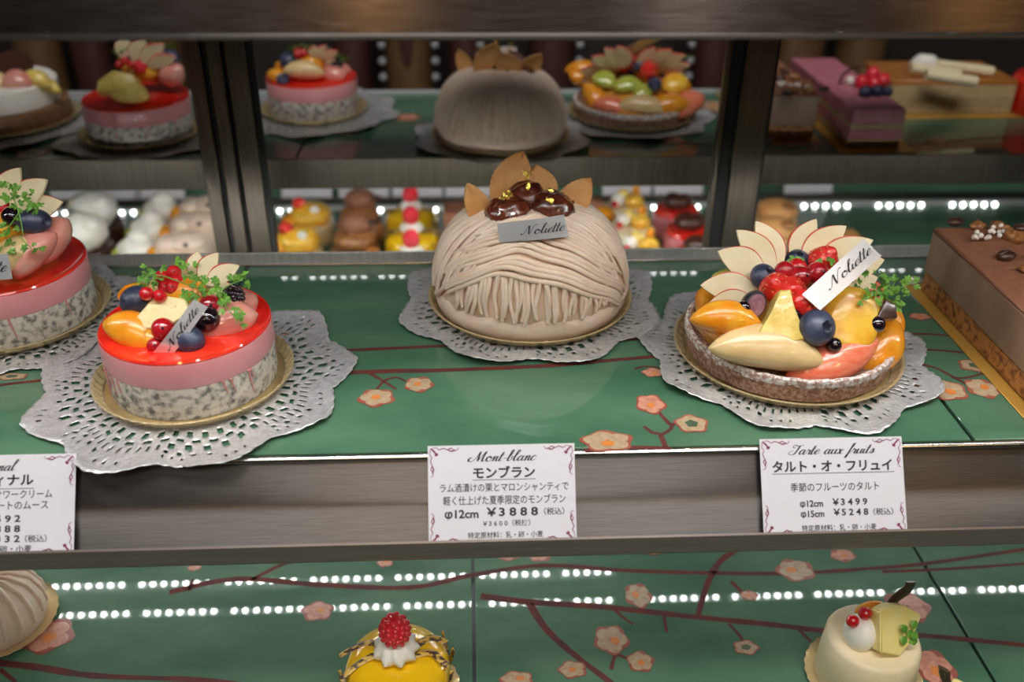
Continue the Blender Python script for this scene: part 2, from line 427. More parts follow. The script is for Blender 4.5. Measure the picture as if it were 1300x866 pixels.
for a in [(478, 505, 46, 22, 1), (532, 488, 36, 19, 1), (826, 513, 38, 24, 0), (878, 538, 42, 22, 2), (771, 560, 66, 26, 1), (829, 473, 28, 11, 0),
          (1201, 495, 52, 24, 1), (1247, 493, 40, 22, 1), (1238, 464, 42, 15, 2), (353, 424, 28, 14, 0), (148, 581, 46, 12, 0), (1168, 402, 28, 8, 0), (1168, 487, 24, 14, 0), (15, 478, 40, 8, 2)]:
    blossom(mb, a[0], a[1], a[2], a[3], Z2, a[4])
mb.build('blossom_print', BLO, up, smooth=False, loc=(0, .002, 0))
mb = MB(); mb.box((-.95, .2702, -.014), (.95, .2722, .0112), .0006); mb.build('rear_lip', 'lip_steel', up, loc=(0, .002, 0))
mb = MB(); mb.tube([(-.95, .2695, .0006), (.95, .2695, .0006)], .0016, n=8); mb.build('rear_bead', 'steel_bright', up, loc=(0, .002, 0))

lo = shelf('display_shelf', 'lower green lacquered shelf with painted plum branches under the price rail', -.95, .95, -.27, .395, LOW, [-.758, -.379, 0, .379])
Z3 = LOW+.00015
mb = MB()
for pts, wd in [([(-40, 838), (40, 846), (120, 858), (250, 863), (330, 872)], .006), ([(215, 752), (300, 735), (400, 742), (520, 746), (600, 730), (690, 718), (790, 724), (880, 727), (1000, 728), (1100, 722), (1180, 715), (1310, 696)], .0055),
                ([(610, 757), (680, 765), (770, 771), (870, 782), (980, 793), (1050, 801), (1160, 806), (1310, 820)], .0065), ([(672, 766), (692, 797), (725, 828), (780, 870)], .0065),
                ([(778, 772), (790, 783), (804, 793)], .003), ([(843, 780), (846, 803)], .003), ([(950, 688), (915, 712), (898, 742), (886, 782)], .0065), ([(928, 738), (946, 756)], .0035),
                ([(1120, 726), (1210, 722), (1310, 715)], .004), ([(776, 850), (782, 832), (800, 838)], .003), ([(782, 832), (778, 826)], .003), ([(925, 792), (938, 806), (944, 816)], .003),
                ([(0, 850), (20, 866)], .004), ([(1000, 728), (1004, 712)], .003), ([(240, 750), (245, 735)], .003), ([(320, 736), (360, 716), (400, 705)], .004), ([(1010, 795), (1030, 815)], .003)]:
    ribbon(mb, pts, wd, Z3)
mb.build('branch_print', 'branch_ink', lo, smooth=False, loc=(0, -.27, LOW))
mb = MB(); Z4 = LOW+.0003
for a in [(60, 807, 66, 40, 0), (22, 810, 36, 22, 0), (403, 776, 40, 24, 0), (489, 714, 20, 12, 0), (645, 706, 28, 12, 0), (685, 706, 30, 14, 0), (776, 812, 44, 36, 1),
          (813, 840, 34, 26, 1), (727, 850, 36, 22, 1), (656, 862, 42, 20, 1), (810, 756, 34, 30, 1), (951, 756, 22, 12, 0), (947, 822, 32, 18, 2), (1010, 724, 48, 26, 1),
          (1070, 705, 32, 15, 0), (1152, 770, 54, 36, 0), (1186, 848, 50, 44, 0), (830, 700, 28, 9, 0), (247, 720, 18, 9, 0), (1224, 689, 20, 8, 0)]:
    blossom(mb, a[0], a[1], a[2], a[3], Z4, a[4])
mb.build('blossom_print', BLO, lo, smooth=False, loc=(0, -.27, LOW))

# ------------------------------------------------------------------ price rail along the upper shelf edge
t = thing('price_rail', (0, 0, -.05), 'brushed steel price rail sloping down from the front edge of the upper shelf', 'price rail')
mb = MB()
prof = [(.0016, -.003), (.0, -.0035), (-.0315, -.0470), (-.034, -.0495), (-.0335, -.0510), (-.0305, -.0490), (.0016, -.006)]
def sweep(mb, prof, x0, x1):
    n = len(prof)
    vs = [V((x0, y, z)) for y, z in prof]+[V((x1, y, z)) for y, z in prof]
    mb.add(vs, [[i, (i+1) % n, n+(i+1) % n, n+i] for i in range(n)]+[list(range(n))[::-1], [n+i for i in range(n)]])
sweep(mb, prof, -.95, .95); mb.build('rail_face', 'steel', t, loc=(0, 0, -.05), angle=30)
mb = MB(); mb.tube([(-.95, -.0002, -.0022), (.95, -.0002, -.0022)], .0024, n=10); mb.build('top_lip', 'steel_bright', t, loc=(0, 0, -.05))
mb = MB()
sweep(mb, [(-.0345, -.0500), (-.0385, -.0500), (-.0400, -.0480), (-.0395, -.0362), (-.0386, -.0352), (-.0378, -.0362), (-.0372, -.0480)], -.95, .95)
mb.build('card_channel', 'steel_matte', t, loc=(0, 0, -.05), angle=35)

# front beam above and its bright lower edge
t = thing('canopy_beam', (0, 0, .2465), 'dark brushed metal beam across the top front of the case', 'beam')
mb = MB(); sweep(mb, [(.002, .2492), (-.002, .2492), (.020, .345), (.060, .345), (.060, .262), (.012, .262)], -1.1, 1.1); mb.build('beam_face', 'steel_dark', t, loc=(0, 0, .2465), angle=30)
mb = MB(); mb.box((-1.1, .0345, .2424), (1.1, .036, .2615), .0003); mb.build('led_baffle', 'steel_dark', t, loc=(0, 0, .2465))  # unseen baffle, added to keep front LED light off the rear cakes
mb = MB(); mb.box((-1.1, -.0035, .2460), (1.1, .010, .2490), .0008); mb.build('edge_strip', 'steel', t, loc=(0, 0, .2465))

t = thing('shade_panel', (0, .40, .27), 'added unseen panel above the sliding door frames, shading the rear cakes', 'panel')  # unseen panel, added to shade the rear cakes from the ceiling light
mb = MB(); mb.box((-1.1, .3975, .175), (1.1, .4055, .372), .001); mb.build('shade_plate', 'steel_dark', t, loc=t.location)
t = thing('shade_roof', (0, .23, .35), 'added unseen roof panel blocking ceiling light from beam to back panel', 'panel')  # unseen roof, added to stop ceiling light reaching the rear cakes
mb = MB(); mb.box((-1.1, .0615, .346), (1.1, .3965, .352), .001); mb.build('shade_roof_plate', 'steel_dark', t, loc=t.location)

# ------------------------------------------------------------------ LED bars
def led_bar(label, xs, y, z, x0, x1, m='led', group=None):
    t = thing('led_light_bar', ((x0+x1)/2, y, z), label, 'light', group); L = t.location
    mb = MB(); mb.box((x0, y-.006, z+.0012), (x1, y+.006, z+.006), .0008) if z > LOW+.01 else mb.box((x0, y+.0004, LOW+.0002), (x1, y+.006, LOW+.0075), .0006); mb.build('housing', 'led_house', t, loc=L)
    mb = MB()
    for x in xs: mb.sphere((x, y, z), (.0026, .0026, .0022), seg=10, ring=6)
    o = mb.build('diode_row', m, t, loc=L); o['kind'] = 'stuff'
def dots(x0, x1, n=6, p=.0147, gap=.0255):
    out = []; x = x0
    while x < x1:
        for k in range(n): out.append(x+k*p)
        x += (n-1)*p+gap
    return [q for q in out if q < x1]
led_bar('reflected white LED bar over the rear shelf, mirrored as dots beside the domed cake', dots(-.62, .70), .775, .2575, -.8, .8, 'led_soft')  # mirror image of the front LED bar, built as a bar
led_bar('white LED bar under the front beam lighting the whole cakes', dots(-.70, .75), .022, .252, -.8, .8)
led_bar('white LED bar under the upper shelf nearer the front, left of the bracket', dots(-.52, .148, 7, .0115, .021), .264, -.0255, -.56, .152, 'led_under')
led_bar('white LED bar under the upper shelf closer to the back, left of the bracket', dots(-.53, .150, 7, .0115, .021), .291, -.040, -.56, .154, 'led_under')
led_bar('white LED bar under the right half of the upper shelf', dots(.19, .74, 7, .0115, .021), .264, -.0255, .186, .78, 'led_under')
led_bar('added unseen white LED bar under the near edge of the rear shelf', dots(-.60, .80, 7, .0115, .021), .546, -.0255, -.72, .90, 'led_under')  # added behind the lip, out of view, to light the reflected small cakes
led_bar('added unseen white LED bar under the middle of the rear shelf', dots(-.60, .80, 7, .0115, .021), .590, -.0255, -.72, .90, 'led_under')  # second hidden bar, added to brighten the reflected small cakes
led_bar('reflected row of white LEDs at the foot of the blank cards', dots(-.66, .84, 5, .0172, .05), .905, LOW+.0014, -.80, 1.0, 'led_soft')  # LED reflections built as glowing dots

# ------------------------------------------------------------------ door posts between the front and its mirror image, built solid
def post(name, label, x0, x1, parts):
    t = thing(name, ((x0+x1)/2, .4, -.2), label, 'door frame'); L = t.location
    for nm, a, b, d, m in parts:
        mb = MB(); mb.box((a, .4-d, -.2085), (b, .4+.006, .36), .0008); mb.build(nm, m, t, loc=L)
post('sliding_door_frame', 'brown steel sliding door frame with black gaskets behind the two red cakes', -.247, -.187,
     [('stile', -.2466, -.2328, .004, 'post_steel'), ('gasket', -.2326, -.2278, .001, 'rubber'), ('stile', -.2276, -.2152, .006, 'post_steel'), ('gasket', -.2150, -.2126, .001, 'rubber'), ('stile', -.2124, -.1934, .002, 'post_steel'), ('gasket', -.1932, -.1878, .001, 'rubber')])
post('sliding_door_frame', 'steel sliding door frame with a black gasket behind the apple slices of the tart', .237, .287,
     [('stile', .2374, .2424, .003, 'post_steel'), ('gasket', .2426, .2542, .001, 'rubber'), ('stile', .2544, .2834, .004, 'post_steel'), ('gasket', .2836, .2866, .001, 'rubber')])

# ------------------------------------------------------------------ mirror image in the back doors, built solid: shelf, lower shelf
rs = shelf('display_shelf', 'reflected green shelf, built solid, behind the door frames', -1.0, 1.1, .53, .80, 0, [-.186, .3145])
mb = MB(); mb.box((-1.0, .5275, -.030), (1.1, .5295, .0045), .0006); mb.build('front_lip', 'post_steel', rs, loc=(0, .53, 0))
mb = MB(); mb.box((-1.0, .7995, -.004), (1.1, .8015, .0045), .0006); mb.build('far_lip', 'led_house', rs, loc=(0, .53, 0))
mb = MB()
for a in [([(300, 168), (470, 160), (600, 152)], .005), ([(700, 172), (850, 180), (920, 186)], .005), ([(1150, 185), (1240, 176), (1300, 172)], .005)]: ribbon(mb, a[0], a[1], Z1)
mb.build('branch_print', 'branch_ink', rs, smooth=False, loc=(0, .53, 0))
mb = MB()
for a in [(517, 149, 34, 9, 0), (440, 168, 30, 8, 2), (908, 135, 36, 14, 1), (855, 178, 30, 8, 0), (1190, 180, 26, 8, 0), (40, 195, 40, 10, 2)]: blossom(mb, a[0], a[1], a[2], a[3], Z2, a[4])
mb.build('blossom_print', BLO, rs, smooth=False, loc=(0, .53, 0))
rl = shelf('display_shelf', 'reflected lower green shelf, built solid, under the rows of small cakes', -1.1, 1.2, .41, 1.12, LOW, [0.0])

# ------------------------------------------------------------------ doilies and gold boards
def make_doily(label, loc, R0, nl, ph, seed, group='silver lace doilies', sx=1):
    rnd = random.Random(seed); NT = 384; NR = 25; vs = []; fs = []
    r0 = .30
    def out(a):
        lobe = abs(math.sin(nl*(a-ph)/2))
        big = (1-lobe*lobe)**.5*.6+.4*(1-lobe)
        return (.875+.125*big)*(1+.012*abs(math.sin(a*38)))*(1+.02*math.sin(2*a+seed))
    def hz(a, rho):
        e = max(0, rho-.77)/.23
        return .0013+.0042*e*e*(.55+.45*math.sin(3*a+seed))+.0016*e*math.sin(nl*a+seed*2)**2+(.00035*math.sin(a*48)*math.sin(rho*95)+.0007*noise.noise(V((math.cos(a)*rho*7, math.sin(a)*rho*7, seed))) if rho > .77 else 0)
    for i in range(NR+1):
        k = i/NR
        for j in range(NT):
            a = 2*PI*j/NT; ro = out(a); rho = r0+(ro-r0)*k
            rr = rho*R0
            vs.append(V((rr*math.cos(a)*sx, rr*math.sin(a), hz(a, rho))))
    def hole(i, j):
        if i < 9: return False
        if i in (11, 12): return j % 8 in (1, 2, 3)
        if i == 14: return (j+4) % 8 in (0, 1, 2, 3)
        if i in (16, 17): return j % 8 in (1, 2, 3) and (j//48) % 2 == 0 or (j % 4 == 0 and (j//48) % 2 == 1)
        if i == 19: return j % 6 in (0, 1) and (j//24) % 2 == 0
        if i == 21: return j % 4 == 0 and (j//12) % 2 == 0
        return False
    for i in range(NR):
        for j in range(NT):
            if hole(i, j): continue
            a = i*NT+j; b = i*NT+(j+1) % NT
            fs.append([a, b, b+NT, a+NT])
    fs.append(list(range(NT))[::-1])
    mb = MB(); mb.add(vs, fs); o = mb.build('paper_doily', 'silver_paper', None, angle=80)
    o.location = loc
    md = o.modifiers.new('thin', 'SOLIDIFY'); md.thickness = .0002; md.offset = 1
    return tag(o, label, 'doily', group)
def make_board(label, loc, Rb, n=54, group='gold cake boards'):
    t = thing('cake_board', loc, label, 'cake board', group)
    mb = MB(); mb.lathe([(Rb*.2, 0), (Rb*.86, 0), (Rb*.90, .0006), (Rb*.885, .0012), (Rb*.2, .0012)], 72); mb.build('board_floor', 'gold_floor', t)
    def mod(a, r, z, i):
        f = math.sin(n*a); s = 1 if f > 0 else -1; f = s*abs(f)**.4
        return (r+(.0011*f if i in (1, 2, 3, 4) else 0), z+(.0009*f if i in (2, 3) else 0))
    mb = MB(); mb.lathe([(Rb*.905, .0013), (Rb*.935, .0020), (Rb*.955, .0050), (Rb*.975, .0066), (Rb*.99, .0070), (Rb, .0068), (Rb*.985, .0058), (Rb*.96, .0040), (Rb*.94, .0012), (Rb*.905, .0005)], n*6, mod=mod, cap=False)
    mb.build('fluted_rim', 'gold_board', t, angle=60)
    return t
DZ = .0020; CZ = DZ+.0025

# ------------------------------------------------------------------ fruit builders: each adds ONE part to a cake
def rel(p, root): return V(p)-V(root.location)
class Fruit:
    def __init__(s, root): s.t = root; s.o = V(root.location)
    def P(s, px, py, dy): return W(px, py, s.o.y+dy)-s.o
    def blueberry(s, px, py, dy, rpx, d=(0, -1, .6)):
        c = s.P(px, py, dy); r = rpx*PX; d = V(d).normalized(); q = d.to_track_quat('Z', 'Y').to_matrix()
        def fn(p):
            dd = math.hypot(p.x, p.y)
            if p.z > 0 and dd < .36: return V((p.x, p.y, p.z*(.86+.38*(dd/.36)**2 if dd < .30 else 1.03)))
            return p
        mb = MB(); mb.sphere(c, (r, r, r*.9), q, 28, 20, fn=fn)
        o = mb.build('blueberry', 'blueberry', s.t)
        m2 = MB()
        star = []
        for i in range(10):
            a = 2*PI*i/10; k = .36 if i % 2 == 0 else .22
            star.append(c+q @ V((k*r*math.cos(a), k*r*math.sin(a), r*(.86+.04*(i % 2 == 0)))))
        m2.add(star+[c+q @ V((0, 0, r*.80))], [[i, (i+1) % 10, 10] for i in range(10)])
        m2.build('calyx', 'blueberry_dark', o)
        return o
    def ball(s, name, m, px, py, dy, rpx, sq=(1, 1, 1), dot=True, rot=None, nz=0, fq=.9):
        c = s.P(px, py, dy); r = rpx*PX
        mb = MB(); mb.sphere(c, (r*sq[0], r*sq[1], r*sq[2]), rot, 22 if fq < 1 else 40, 14 if fq < 1 else 26, nz=nz*r, nsc=fq/r)
        if dot: mb.sphere(c+V((r*.25, -r*.80, r*.55)), r*.13, None, 8, 5, mi=1); return mb.build(name, [m, 'black_currant'], s.t)
        return mb.build(name, m, s.t)
    def crescent(s, name, m, px, py, dy, Lpx, Wpx, Tpx, ang, bend=0, normal=FRONT, taper=.75, nz=.02):
        c = s.P(px, py, dy); L, Wd, T = Lpx*PX/2, Wpx*PX/2, Tpx*PX/2; b = bend*PX
        M = frame(c, normal, ang); N = 22; K = 16; vs = []; fs = []
        for i in range(N+1):
            u = -1+2*i/N; e = max(0, 1-abs(u)**2.2)**taper; e = max(e, .04)
            for k in range(K):
                a = 2*PI*k/K; ca, sa = math.cos(a), math.sin(a)
                p = V((L*u, b*(1-u*u)-b*.5+Wd*e*ca, T*e**.8*(abs(sa)**.8*(1 if sa > 0 else -1))))
                p += p.normalized()*nz*Wd*noise.noise((p+c)*140)
                vs.append(M @ p)
        for i in range(N):
            for k in range(K):
                a = i*K+k; q = i*K+(k+1) % K; fs.append([a, q, q+K, a+K])
        fs.append(list(range(K))[::-1]); fs.append([N*K+k for k in range(K)])
        mb = MB(); mb.add(vs, fs); return mb.build(name, m, s.t, angle=60)
    def apple(s, bx, by, bdy, tx, ty, tdy, wpx, face=(0, -.85, .45), flip=1):
        """Apple slice: pointed half moon from base to tip, red peel on the curved edge (flip = side)."""
        a = s.P(bx, by, bdy); b = s.P(tx, ty, tdy); ax = (b-a); L = ax.length; ax.normalize()
        n = V(face); n = (n-ax*n.dot(ax)).normalized(); y = n.cross(ax)*flip
        N = 16; w = wpx*PX; top = []; bot = []
        for i in range(N+1):
            u = i/N; e = math.sin(PI*u**.92)**.85 if 0 < u < 1 else 0
            top.append((L*u, w*.60*e)); bot.append((L*u, -w*.40*e))
        th = .0011; vs = []; fs = []; mi = []
        def pt(p, h): return a+ax*p[0]+y*p[1]+n*h
        up_, lo_ = top, bot
        m = N+1; rows = []
        inner = [(p[0], p[1]-.0009*math.sin(PI*i/N)) for i, p in enumerate(top)]
        for h in (th, -th):
            for row in (top, inner, bot): rows.append([pt(p, h) for p in row])
        for r_ in rows: vs += r_
        def strip(A, B, k): 
            for i in range(N): fs.append([A*m+i, A*m+i+1, B*m+i+1, B*m+i]); mi.append(k)
        strip(0, 1, 1); strip(1, 2, 0); strip(3, 4, 1); strip(4, 5, 0); strip(0, 3, 1); strip(2, 5, 0)
        mb = MB(); mb.v = vs; mb.f = fs; mb.m = mi
        return mb.build('apple_slice', ['apple_flesh', 'apple_peel'], s.t, angle=40)
    def raspberry(s, name, px, py, dy, rpx, hz=1.15, m='raspberry', d=(0, -.3, 1)):
        c = s.P(px, py, dy); r = rpx*PX; q = V(d).normalized().to_track_quat('Z', 'Y').to_matrix(); mb = MB()
        mb.sphere(c, (r*.86, r*.86, r*.95*hz), q, 14, 10)
        for i in range(7):
            zz = -.8+1.7*i/6; rr = math.sqrt(max(0, 1-(zz*.95)**2)); k = max(1, int(11*rr))
            for j in range(k):
                a = 2*PI*(j+.5*(i % 2))/k
                mb.sphere(c+q @ V((rr*r*.84*math.cos(a), rr*r*.84*math.sin(a), zz*r*.9*hz)), r*.25, None, 8, 6)
        return mb.build(name, m, s.t)
    def strawberry(s, px, py, dy, rpx, d=(0, -.6, .8)):
        c = s.P(px, py, dy); r = rpx*PX; q = V(d).normalized().to_track_quat('Z', 'Y').to_matrix()
        def fn(p): 
            k = 1-.45*max(0, p.z)**1.3
            return V((p.x*k, p.y*k, p.z*1.15))
        mb = MB(); mb.sphere(c, r, q, 24, 16, fn=fn, nz=r*.08, nsc=150)
        return mb.build('strawberry', 'strawberry', s.t)
    def chunk(s, name, m, px, py, dy, poly, Tpx, ang=0, normal=FRONT, bev=.0012):
        c = s.P(px, py, dy); M = frame(c, normal, ang); T = Tpx*PX
        bm = bmesh.new(); n = len(poly)
        A = [bm.verts.new((p[0]*PX, p[1]*PX, T*.5)) for p in poly]; B = [bm.verts.new((p[0]*PX*1.06, p[1]*PX*1.06, -T*.5)) for p in poly]
        bm.faces.new(A); bm.faces.new(B[::-1])
        for i in range(n): bm.faces.new((A[i], B[i], B[(i+1) % n], A[(i+1) % n]))
        bmesh.ops.bevel(bm, geom=bm.edges[:], offset=bev, segments=3, affect='EDGES', profile=.5)
        bm.verts.index_update(); mb = MB(); mb.add([M @ q.co for q in bm.verts], [[q.index for q in f.verts] for f in bm.faces]); bm.free()
        return mb.build(name, m, s.t, angle=50)
    def herb(s, clusters, stems, seed=1, leafpx=9, name='chervil_sprig'):
        rnd = random.Random(seed); mb = MB()
        for st in stems: mb.tube(smoothpts([s.P(*q) for q in st], 4), .00038, n=6)
        for px, py, dy, spread, cnt in clusters:
            c = s.P(px, py, dy)
            for i in range(cnt):
                o = c+V((rnd.uniform(-1, 1), rnd.uniform(-.6, .6), rnd.uniform(-.8, .8)))*spread*PX
                nrm = V((rnd.uniform(-.6, .6), -.6+rnd.uniform(-.4, .4), .75)).normalized(); ang = rnd.uniform(0, 360)
                M = frame(o, nrm, ang); k = leafpx*PX*rnd.uniform(.7, 1.15)
                for lob, (da, ls) in enumerate(((0, 1), (48, .8), (-48, .8))):
                    ca, sa = math.cos(R(da)), math.sin(R(da)); L = []
                    for (x, y, z) in [(0, 0, 0), (.30, .16, .05), (.45, .38, .10), (.62, .20, .06), (.80, .30, .08), (1.05, .05, -.06), (.80, -.26, .08), (.62, -.18, .06), (.45, -.36, .10), (.30, -.14, .05)]:
                        x, y = x*ls, y*ls
                        L.append(M @ V(((x*ca-y*sa)*k, (x*sa+y*ca)*k, z*k)))
                    mid = M @ V((.55*ls*ca*k, .55*ls*sa*k, -.05*k))
                    mb.add(L+[mid], [[i2, (i2+1) % 10, 10] for i2 in range(10)])
        return mb.build(name, 'herb', s.t, angle=30)
    def foil(s, corners, lettering, uv, wave=.0012, n=20, name='foil_label', fold=0):
        """corners: four (px,py,dy): start-low, start-high, end-high, end-low. A thin springy strip with lettering."""
        A, B, C, D = [s.P(*c) for c in corners]
        nrm = ((D-A).cross(B-A)).normalized()
        if nrm.y > 0: nrm = -nrm
        def fn(u, v, h=0):
            p = (A*(1-u)+D*u)*(1-v)+(B*(1-u)+C*u)*v
            return p+nrm*(wave*math.sin(PI*u*1.0)+fold*math.sin(2*PI*u)+h)
        vs = []; fs = []
        for h in (.00015, -.00015):
            for i in range(n+1):
                for v in (0, .5, 1): vs.append(fn(i/n, v, h))
        K = (n+1)*3
        for i in range(n):
            for j in range(2):
                a = i*3+j; fs.append([a, a+3, a+4, a+1]); fs.append([K+a, K+a+1, K+a+4, K+a+3])
            fs.append([i*3, K+i*3, K+i*3+3, i*3+3]); fs.append([i*3+2, i*3+5, K+i*3+5, K+i*3+2])
        fs.append([0, 1, 2, K+2, K+1, K]); e = n*3; fs.append([e, K+e, K+e+1, K+e+2, e+2, e+1])
        mb = MB(); mb.add(vs, fs); o = mb.build(name, 'foil', s.t, angle=30)
        if lettering:
            u0, u1, v0, hh, wt = uv
            m2 = MB(); script(m2, lettering, lambda u, v: fn(u, v, .0004), u0, u1, v0, hh, wt=wt)
            m2.build('lettering', 'ink', o, smooth=False)
        return o

# ------------------------------------------------------------------ domed chestnut-cream cake
def place(name, x, y, dl, bl, Rb, Rd, nl, ph, seed, sx=1):
    d = make_doily(dl, (x, y, .0006), Rd, nl, ph, seed, sx=sx)
    b = make_board(bl, (x, y, .0006+DZ), Rb)
    return d, b
MBX, MBY = .048, .195
mb_d, mb_b = place('mb', MBX, MBY, 'silver lace doily under the domed chestnut cream cake', 'round gold board under the domed chestnut cream cake', .0795, .104, 8, .35, 1)
mont = thing('chestnut_cream_cake', (MBX, MBY, CZ), 'domed cake covered in beige chestnut cream strands, topped with glazed chestnuts and leaf cookies', 'cake', 'domed chestnut cream cakes')
PR = smoothpts([(.0715, 0, .0005), (.0738, 0, .013), (.0732, 0, .027), (.0688, 0, .044), (.060, 0, .0585), (.047, 0, .069), (.029, 0, .0755), (.0005, 0, .078)], 8)
_len = [0]
for i in range(1, len(PR)): _len.append(_len[-1]+(PR[i]-PR[i-1]).length)
def prof_at(s):
    t = max(0, min(1, s))*_len[-1]
    for i in range(1, len(PR)):
        if _len[i] >= t:
            k = (t-_len[i-1])/(_len[i]-_len[i-1]); return PR[i-1].lerp(PR[i], k)
    return PR[-1]
def surf(az, s, off=0):
    p = prof_at(s); q = prof_at(min(1, s+.02)); p0 = prof_at(max(0, s-.02)); t = (q-p0).normalized(); nr = V((t.z, 0, -t.x))
    r_, z = p.x+nr.x*off, p.z+nr.z*off; a = R(az)
    return V((r_*math.sin(a), -r_*math.cos(a), z))
mb = MB(); mb.lathe([(p.x-.0012, p.z) for p in PR], 72, mod=lambda a, r, z, i: (r*(1+.010*noise.noise(V((math.cos(a)*3, math.sin(a)*3, z*60)))), z))
mb.build('cream_dome', 'marron_base', mont, angle=80)
rnd = random.Random(11); mb = MB()
# strands running down the flanks and the back, sweeping away from the crown
for k in range(122):
    az0 = 34+292*k/121+rnd.uniform(-1.2, 1.2)
    if 180 < az0: sg = -1; d = 360-az0
    else: sg = 1; d = az0
    sweep_ = 30*max(0, 1-(d-34)/90)
    s_lo = .10+rnd.uniform(0, .10)+(.12 if d < 60 else 0); s_hi = .93+rnd.uniform(-.04, .03); ph = rnd.uniform(0, 6)
    pts = []
    for i in range(16):
        s = s_hi+(s_lo-s_hi)*i/15
        az = sg*(d-sweep_*.4+sweep_*((s_hi-s)/.8)**.9)+1.6*math.sin(ph+s*7)
        pts.append(surf(az, s, .0006+.0008*math.sin(ph+s*5)**2))
    mb.tube(pts, lambda u: (.0017*(.8+.2*math.sin(PI*min(1, u*1.4+.1)))), n=7)
# draped arcs across the front
for k in range(17):
    h = .93-.0335*k+rnd.uniform(-.007, .007); wd = 44+1.6*k+rnd.uniform(-8, 8); c0 = -8; lift = rnd.uniform(.0004, .0032)
    l_, r_ = -wd+rnd.uniform(-4, 8), wd+rnd.uniform(-4, 10); ph = k*.22
    pts = []
    for i in range(34):
        az = l_+(r_-l_)*i/33; u = (az-c0)/62
        s = max(.12, h-.30*abs(u)**2.0+.018*math.sin(ph+az*.075)+.009*math.sin(ph*1.6+az*.17))
        pts.append(surf(az, s, lift*(1-.6*min(1, u*u))+.0005*math.sin(az*.2+ph)))
    mb.tube(pts, lambda u: .00215*(.55+.45*math.sin(PI*u)**.35), n=8)
# short strands hanging under the arcs
for k in range(38):
    az = -50+100*k/37+rnd.uniform(-1.1, 1.1)
    if rnd.random() < .08: continue
    s0 = .43-.20*(abs(az+8)/55)**1.7; s1 = .12+rnd.uniform(0, .06); dr = rnd.uniform(-4, 4); ph = rnd.uniform(0, 6)
    pts = [surf(az+dr*(i/9)**1.5+.9*math.sin(ph+i*.6), s0+(s1-s0)*i/9, .0005+.0007*math.sin(ph+i*.5)) for i in range(10)]
    mb.tube(pts, lambda u: .0021*(1-.3*u), n=7)
mb.build('cream_strands', 'marron_cream', mont, angle=80)
# smeared cream foot
mb = MB(); mb.lathe([(.0690, .0002), (.0726, .002), (.0738, .007), (.0742, .012), (.0728, .0175), (.0690, .019)], 96, mod=lambda a, r, z, i: (r+.0013*noise.noise(V((math.cos(a)*9, math.sin(a)*9, z*150))), z+(.004*noise.noise(V((math.cos(a)*6, math.sin(a)*6, 3))) if z > .01 else 0)), cap=False)
mb.build('cream_foot', 'marron_cream', mont, angle=80)
F = Fruit(mont)
def cookie(F, base, tip, wpx, face=(0, -.9, .35), name='leaf_cookie'):
    a = F.P(*base); b = F.P(*tip); ax = b-a; L = ax.length; ax.normalize(); n = V(face); n = (n-ax*n.dot(ax)).normalized(); y = n.cross(ax)
    N = 26; K = 10; w_ = wpx*PX/2; vs = []; fs = []
    for h in (1, -1):
        for i in range(N+1):
            u = i/N; e = max(.02, math.sin(PI*min(1, u*.93+.07)**1.05)**.75)*(1+.06*((i*1.0) % 2)) if u < 1 else .02
            for j in range(K+1):
                v = -1+2*j/K
                z = .0010*h+.0012*(v*v)*-1+.0018*math.sin(PI*u)+(-.0007*h*max(0, 1-abs(v)*7) if h > 0 else 0)
                if h > 0: z += -.0005*max(0, 1-abs(((u*7-abs(v)*1.6) % 1)-.5)*5)
                vs.append(a+ax*(u*L)+y*(v*w_*e)+n*z)
    m = (N+1)*(K+1)
    for i in range(N):
        for j in range(K):
            q = i*(K+1)+j; fs.append([q, q+1, q+K+2, q+K+1]); fs.append([m+q, m+q+K+1, m+q+K+2, m+q+1])
        for j in (0, K):
            q = i*(K+1)+j; fs.append([q, q+K+1, m+q+K+1, m+q])
    for i in (0, N):
        for j in range(K):
            q = i*(K+1)+j; fs.append([q, q+1, m+q+1, m+q])
    mb = MB(); mb.add(vs, fs); return mb.build(name, 'cookie', F.t, angle=50)
cookie(F, (634, 272, .012), (664, 192, .026), 56)
cookie(F, (690, 268, .016), (681, 209, .026), 50)
cookie(F, (618, 290, -.004), (594, 233, -.004), 34, (.2, -.9, .3))
cookie(F, (707, 282, .004), (750, 226, .010), 44, (-.2, -.9, .3))
for px, py, dy, r_, sq, ry in [(644, 268, -.012, 29, (1.12, 1, .72), -8), (670, 251, .004, 27, (1.05, 1, .88), 10), (702, 264, -.010, 29, (1.05, 1, .82), 14), (679, 264, .018, 26, (1.2, 1, .8), 0), (721, 266, .010, 22, (1, 1, .9), 0)]:
    F.ball('glazed_chestnut', 'chestnut', px, py, dy, r_, sq, False, Euler((0, R(ry), 0)).to_matrix(), .12, 2.6)
rnd = random.Random(3)
for cx, cy, dy, n in [(643, 246, -.020, 4), (668, 228, -.008, 4), (697, 247, -.022, 5)]:
    mb = MB()
    for i in range(n):
        c = F.P(cx+rnd.uniform(-6, 6), cy+rnd.uniform(-9, 9), dy-.001)
        M = frame(c, (rnd.uniform(-.6, .6), -.8, rnd.uniform(-.1, .6)), rnd.uniform(0, 180)); s_ = rnd.uniform(3.0, 6.0)*PX
        mb.add([M @ V((s_*a, s_*b*.6, s_*.2*d)) for a, b, d in [(-1, -.6, 0), (-.2, -1, .6), (.8, -.5, -.4), (1, .4, .5), (.1, .8, -.5), (-.9, .7, .4)]], [[0, 1, 2, 3, 4, 5]])
    mb.build('gold_leaf', 'gold_leaf', mont, smooth=False)
F.foil([(634, 308, -.050), (631, 284, -.046), (716, 272, -.046), (722, 300, -.050)], 'Noliette', (.36, .97, .30, .21, .14), wave=.0045, fold=-.0014)

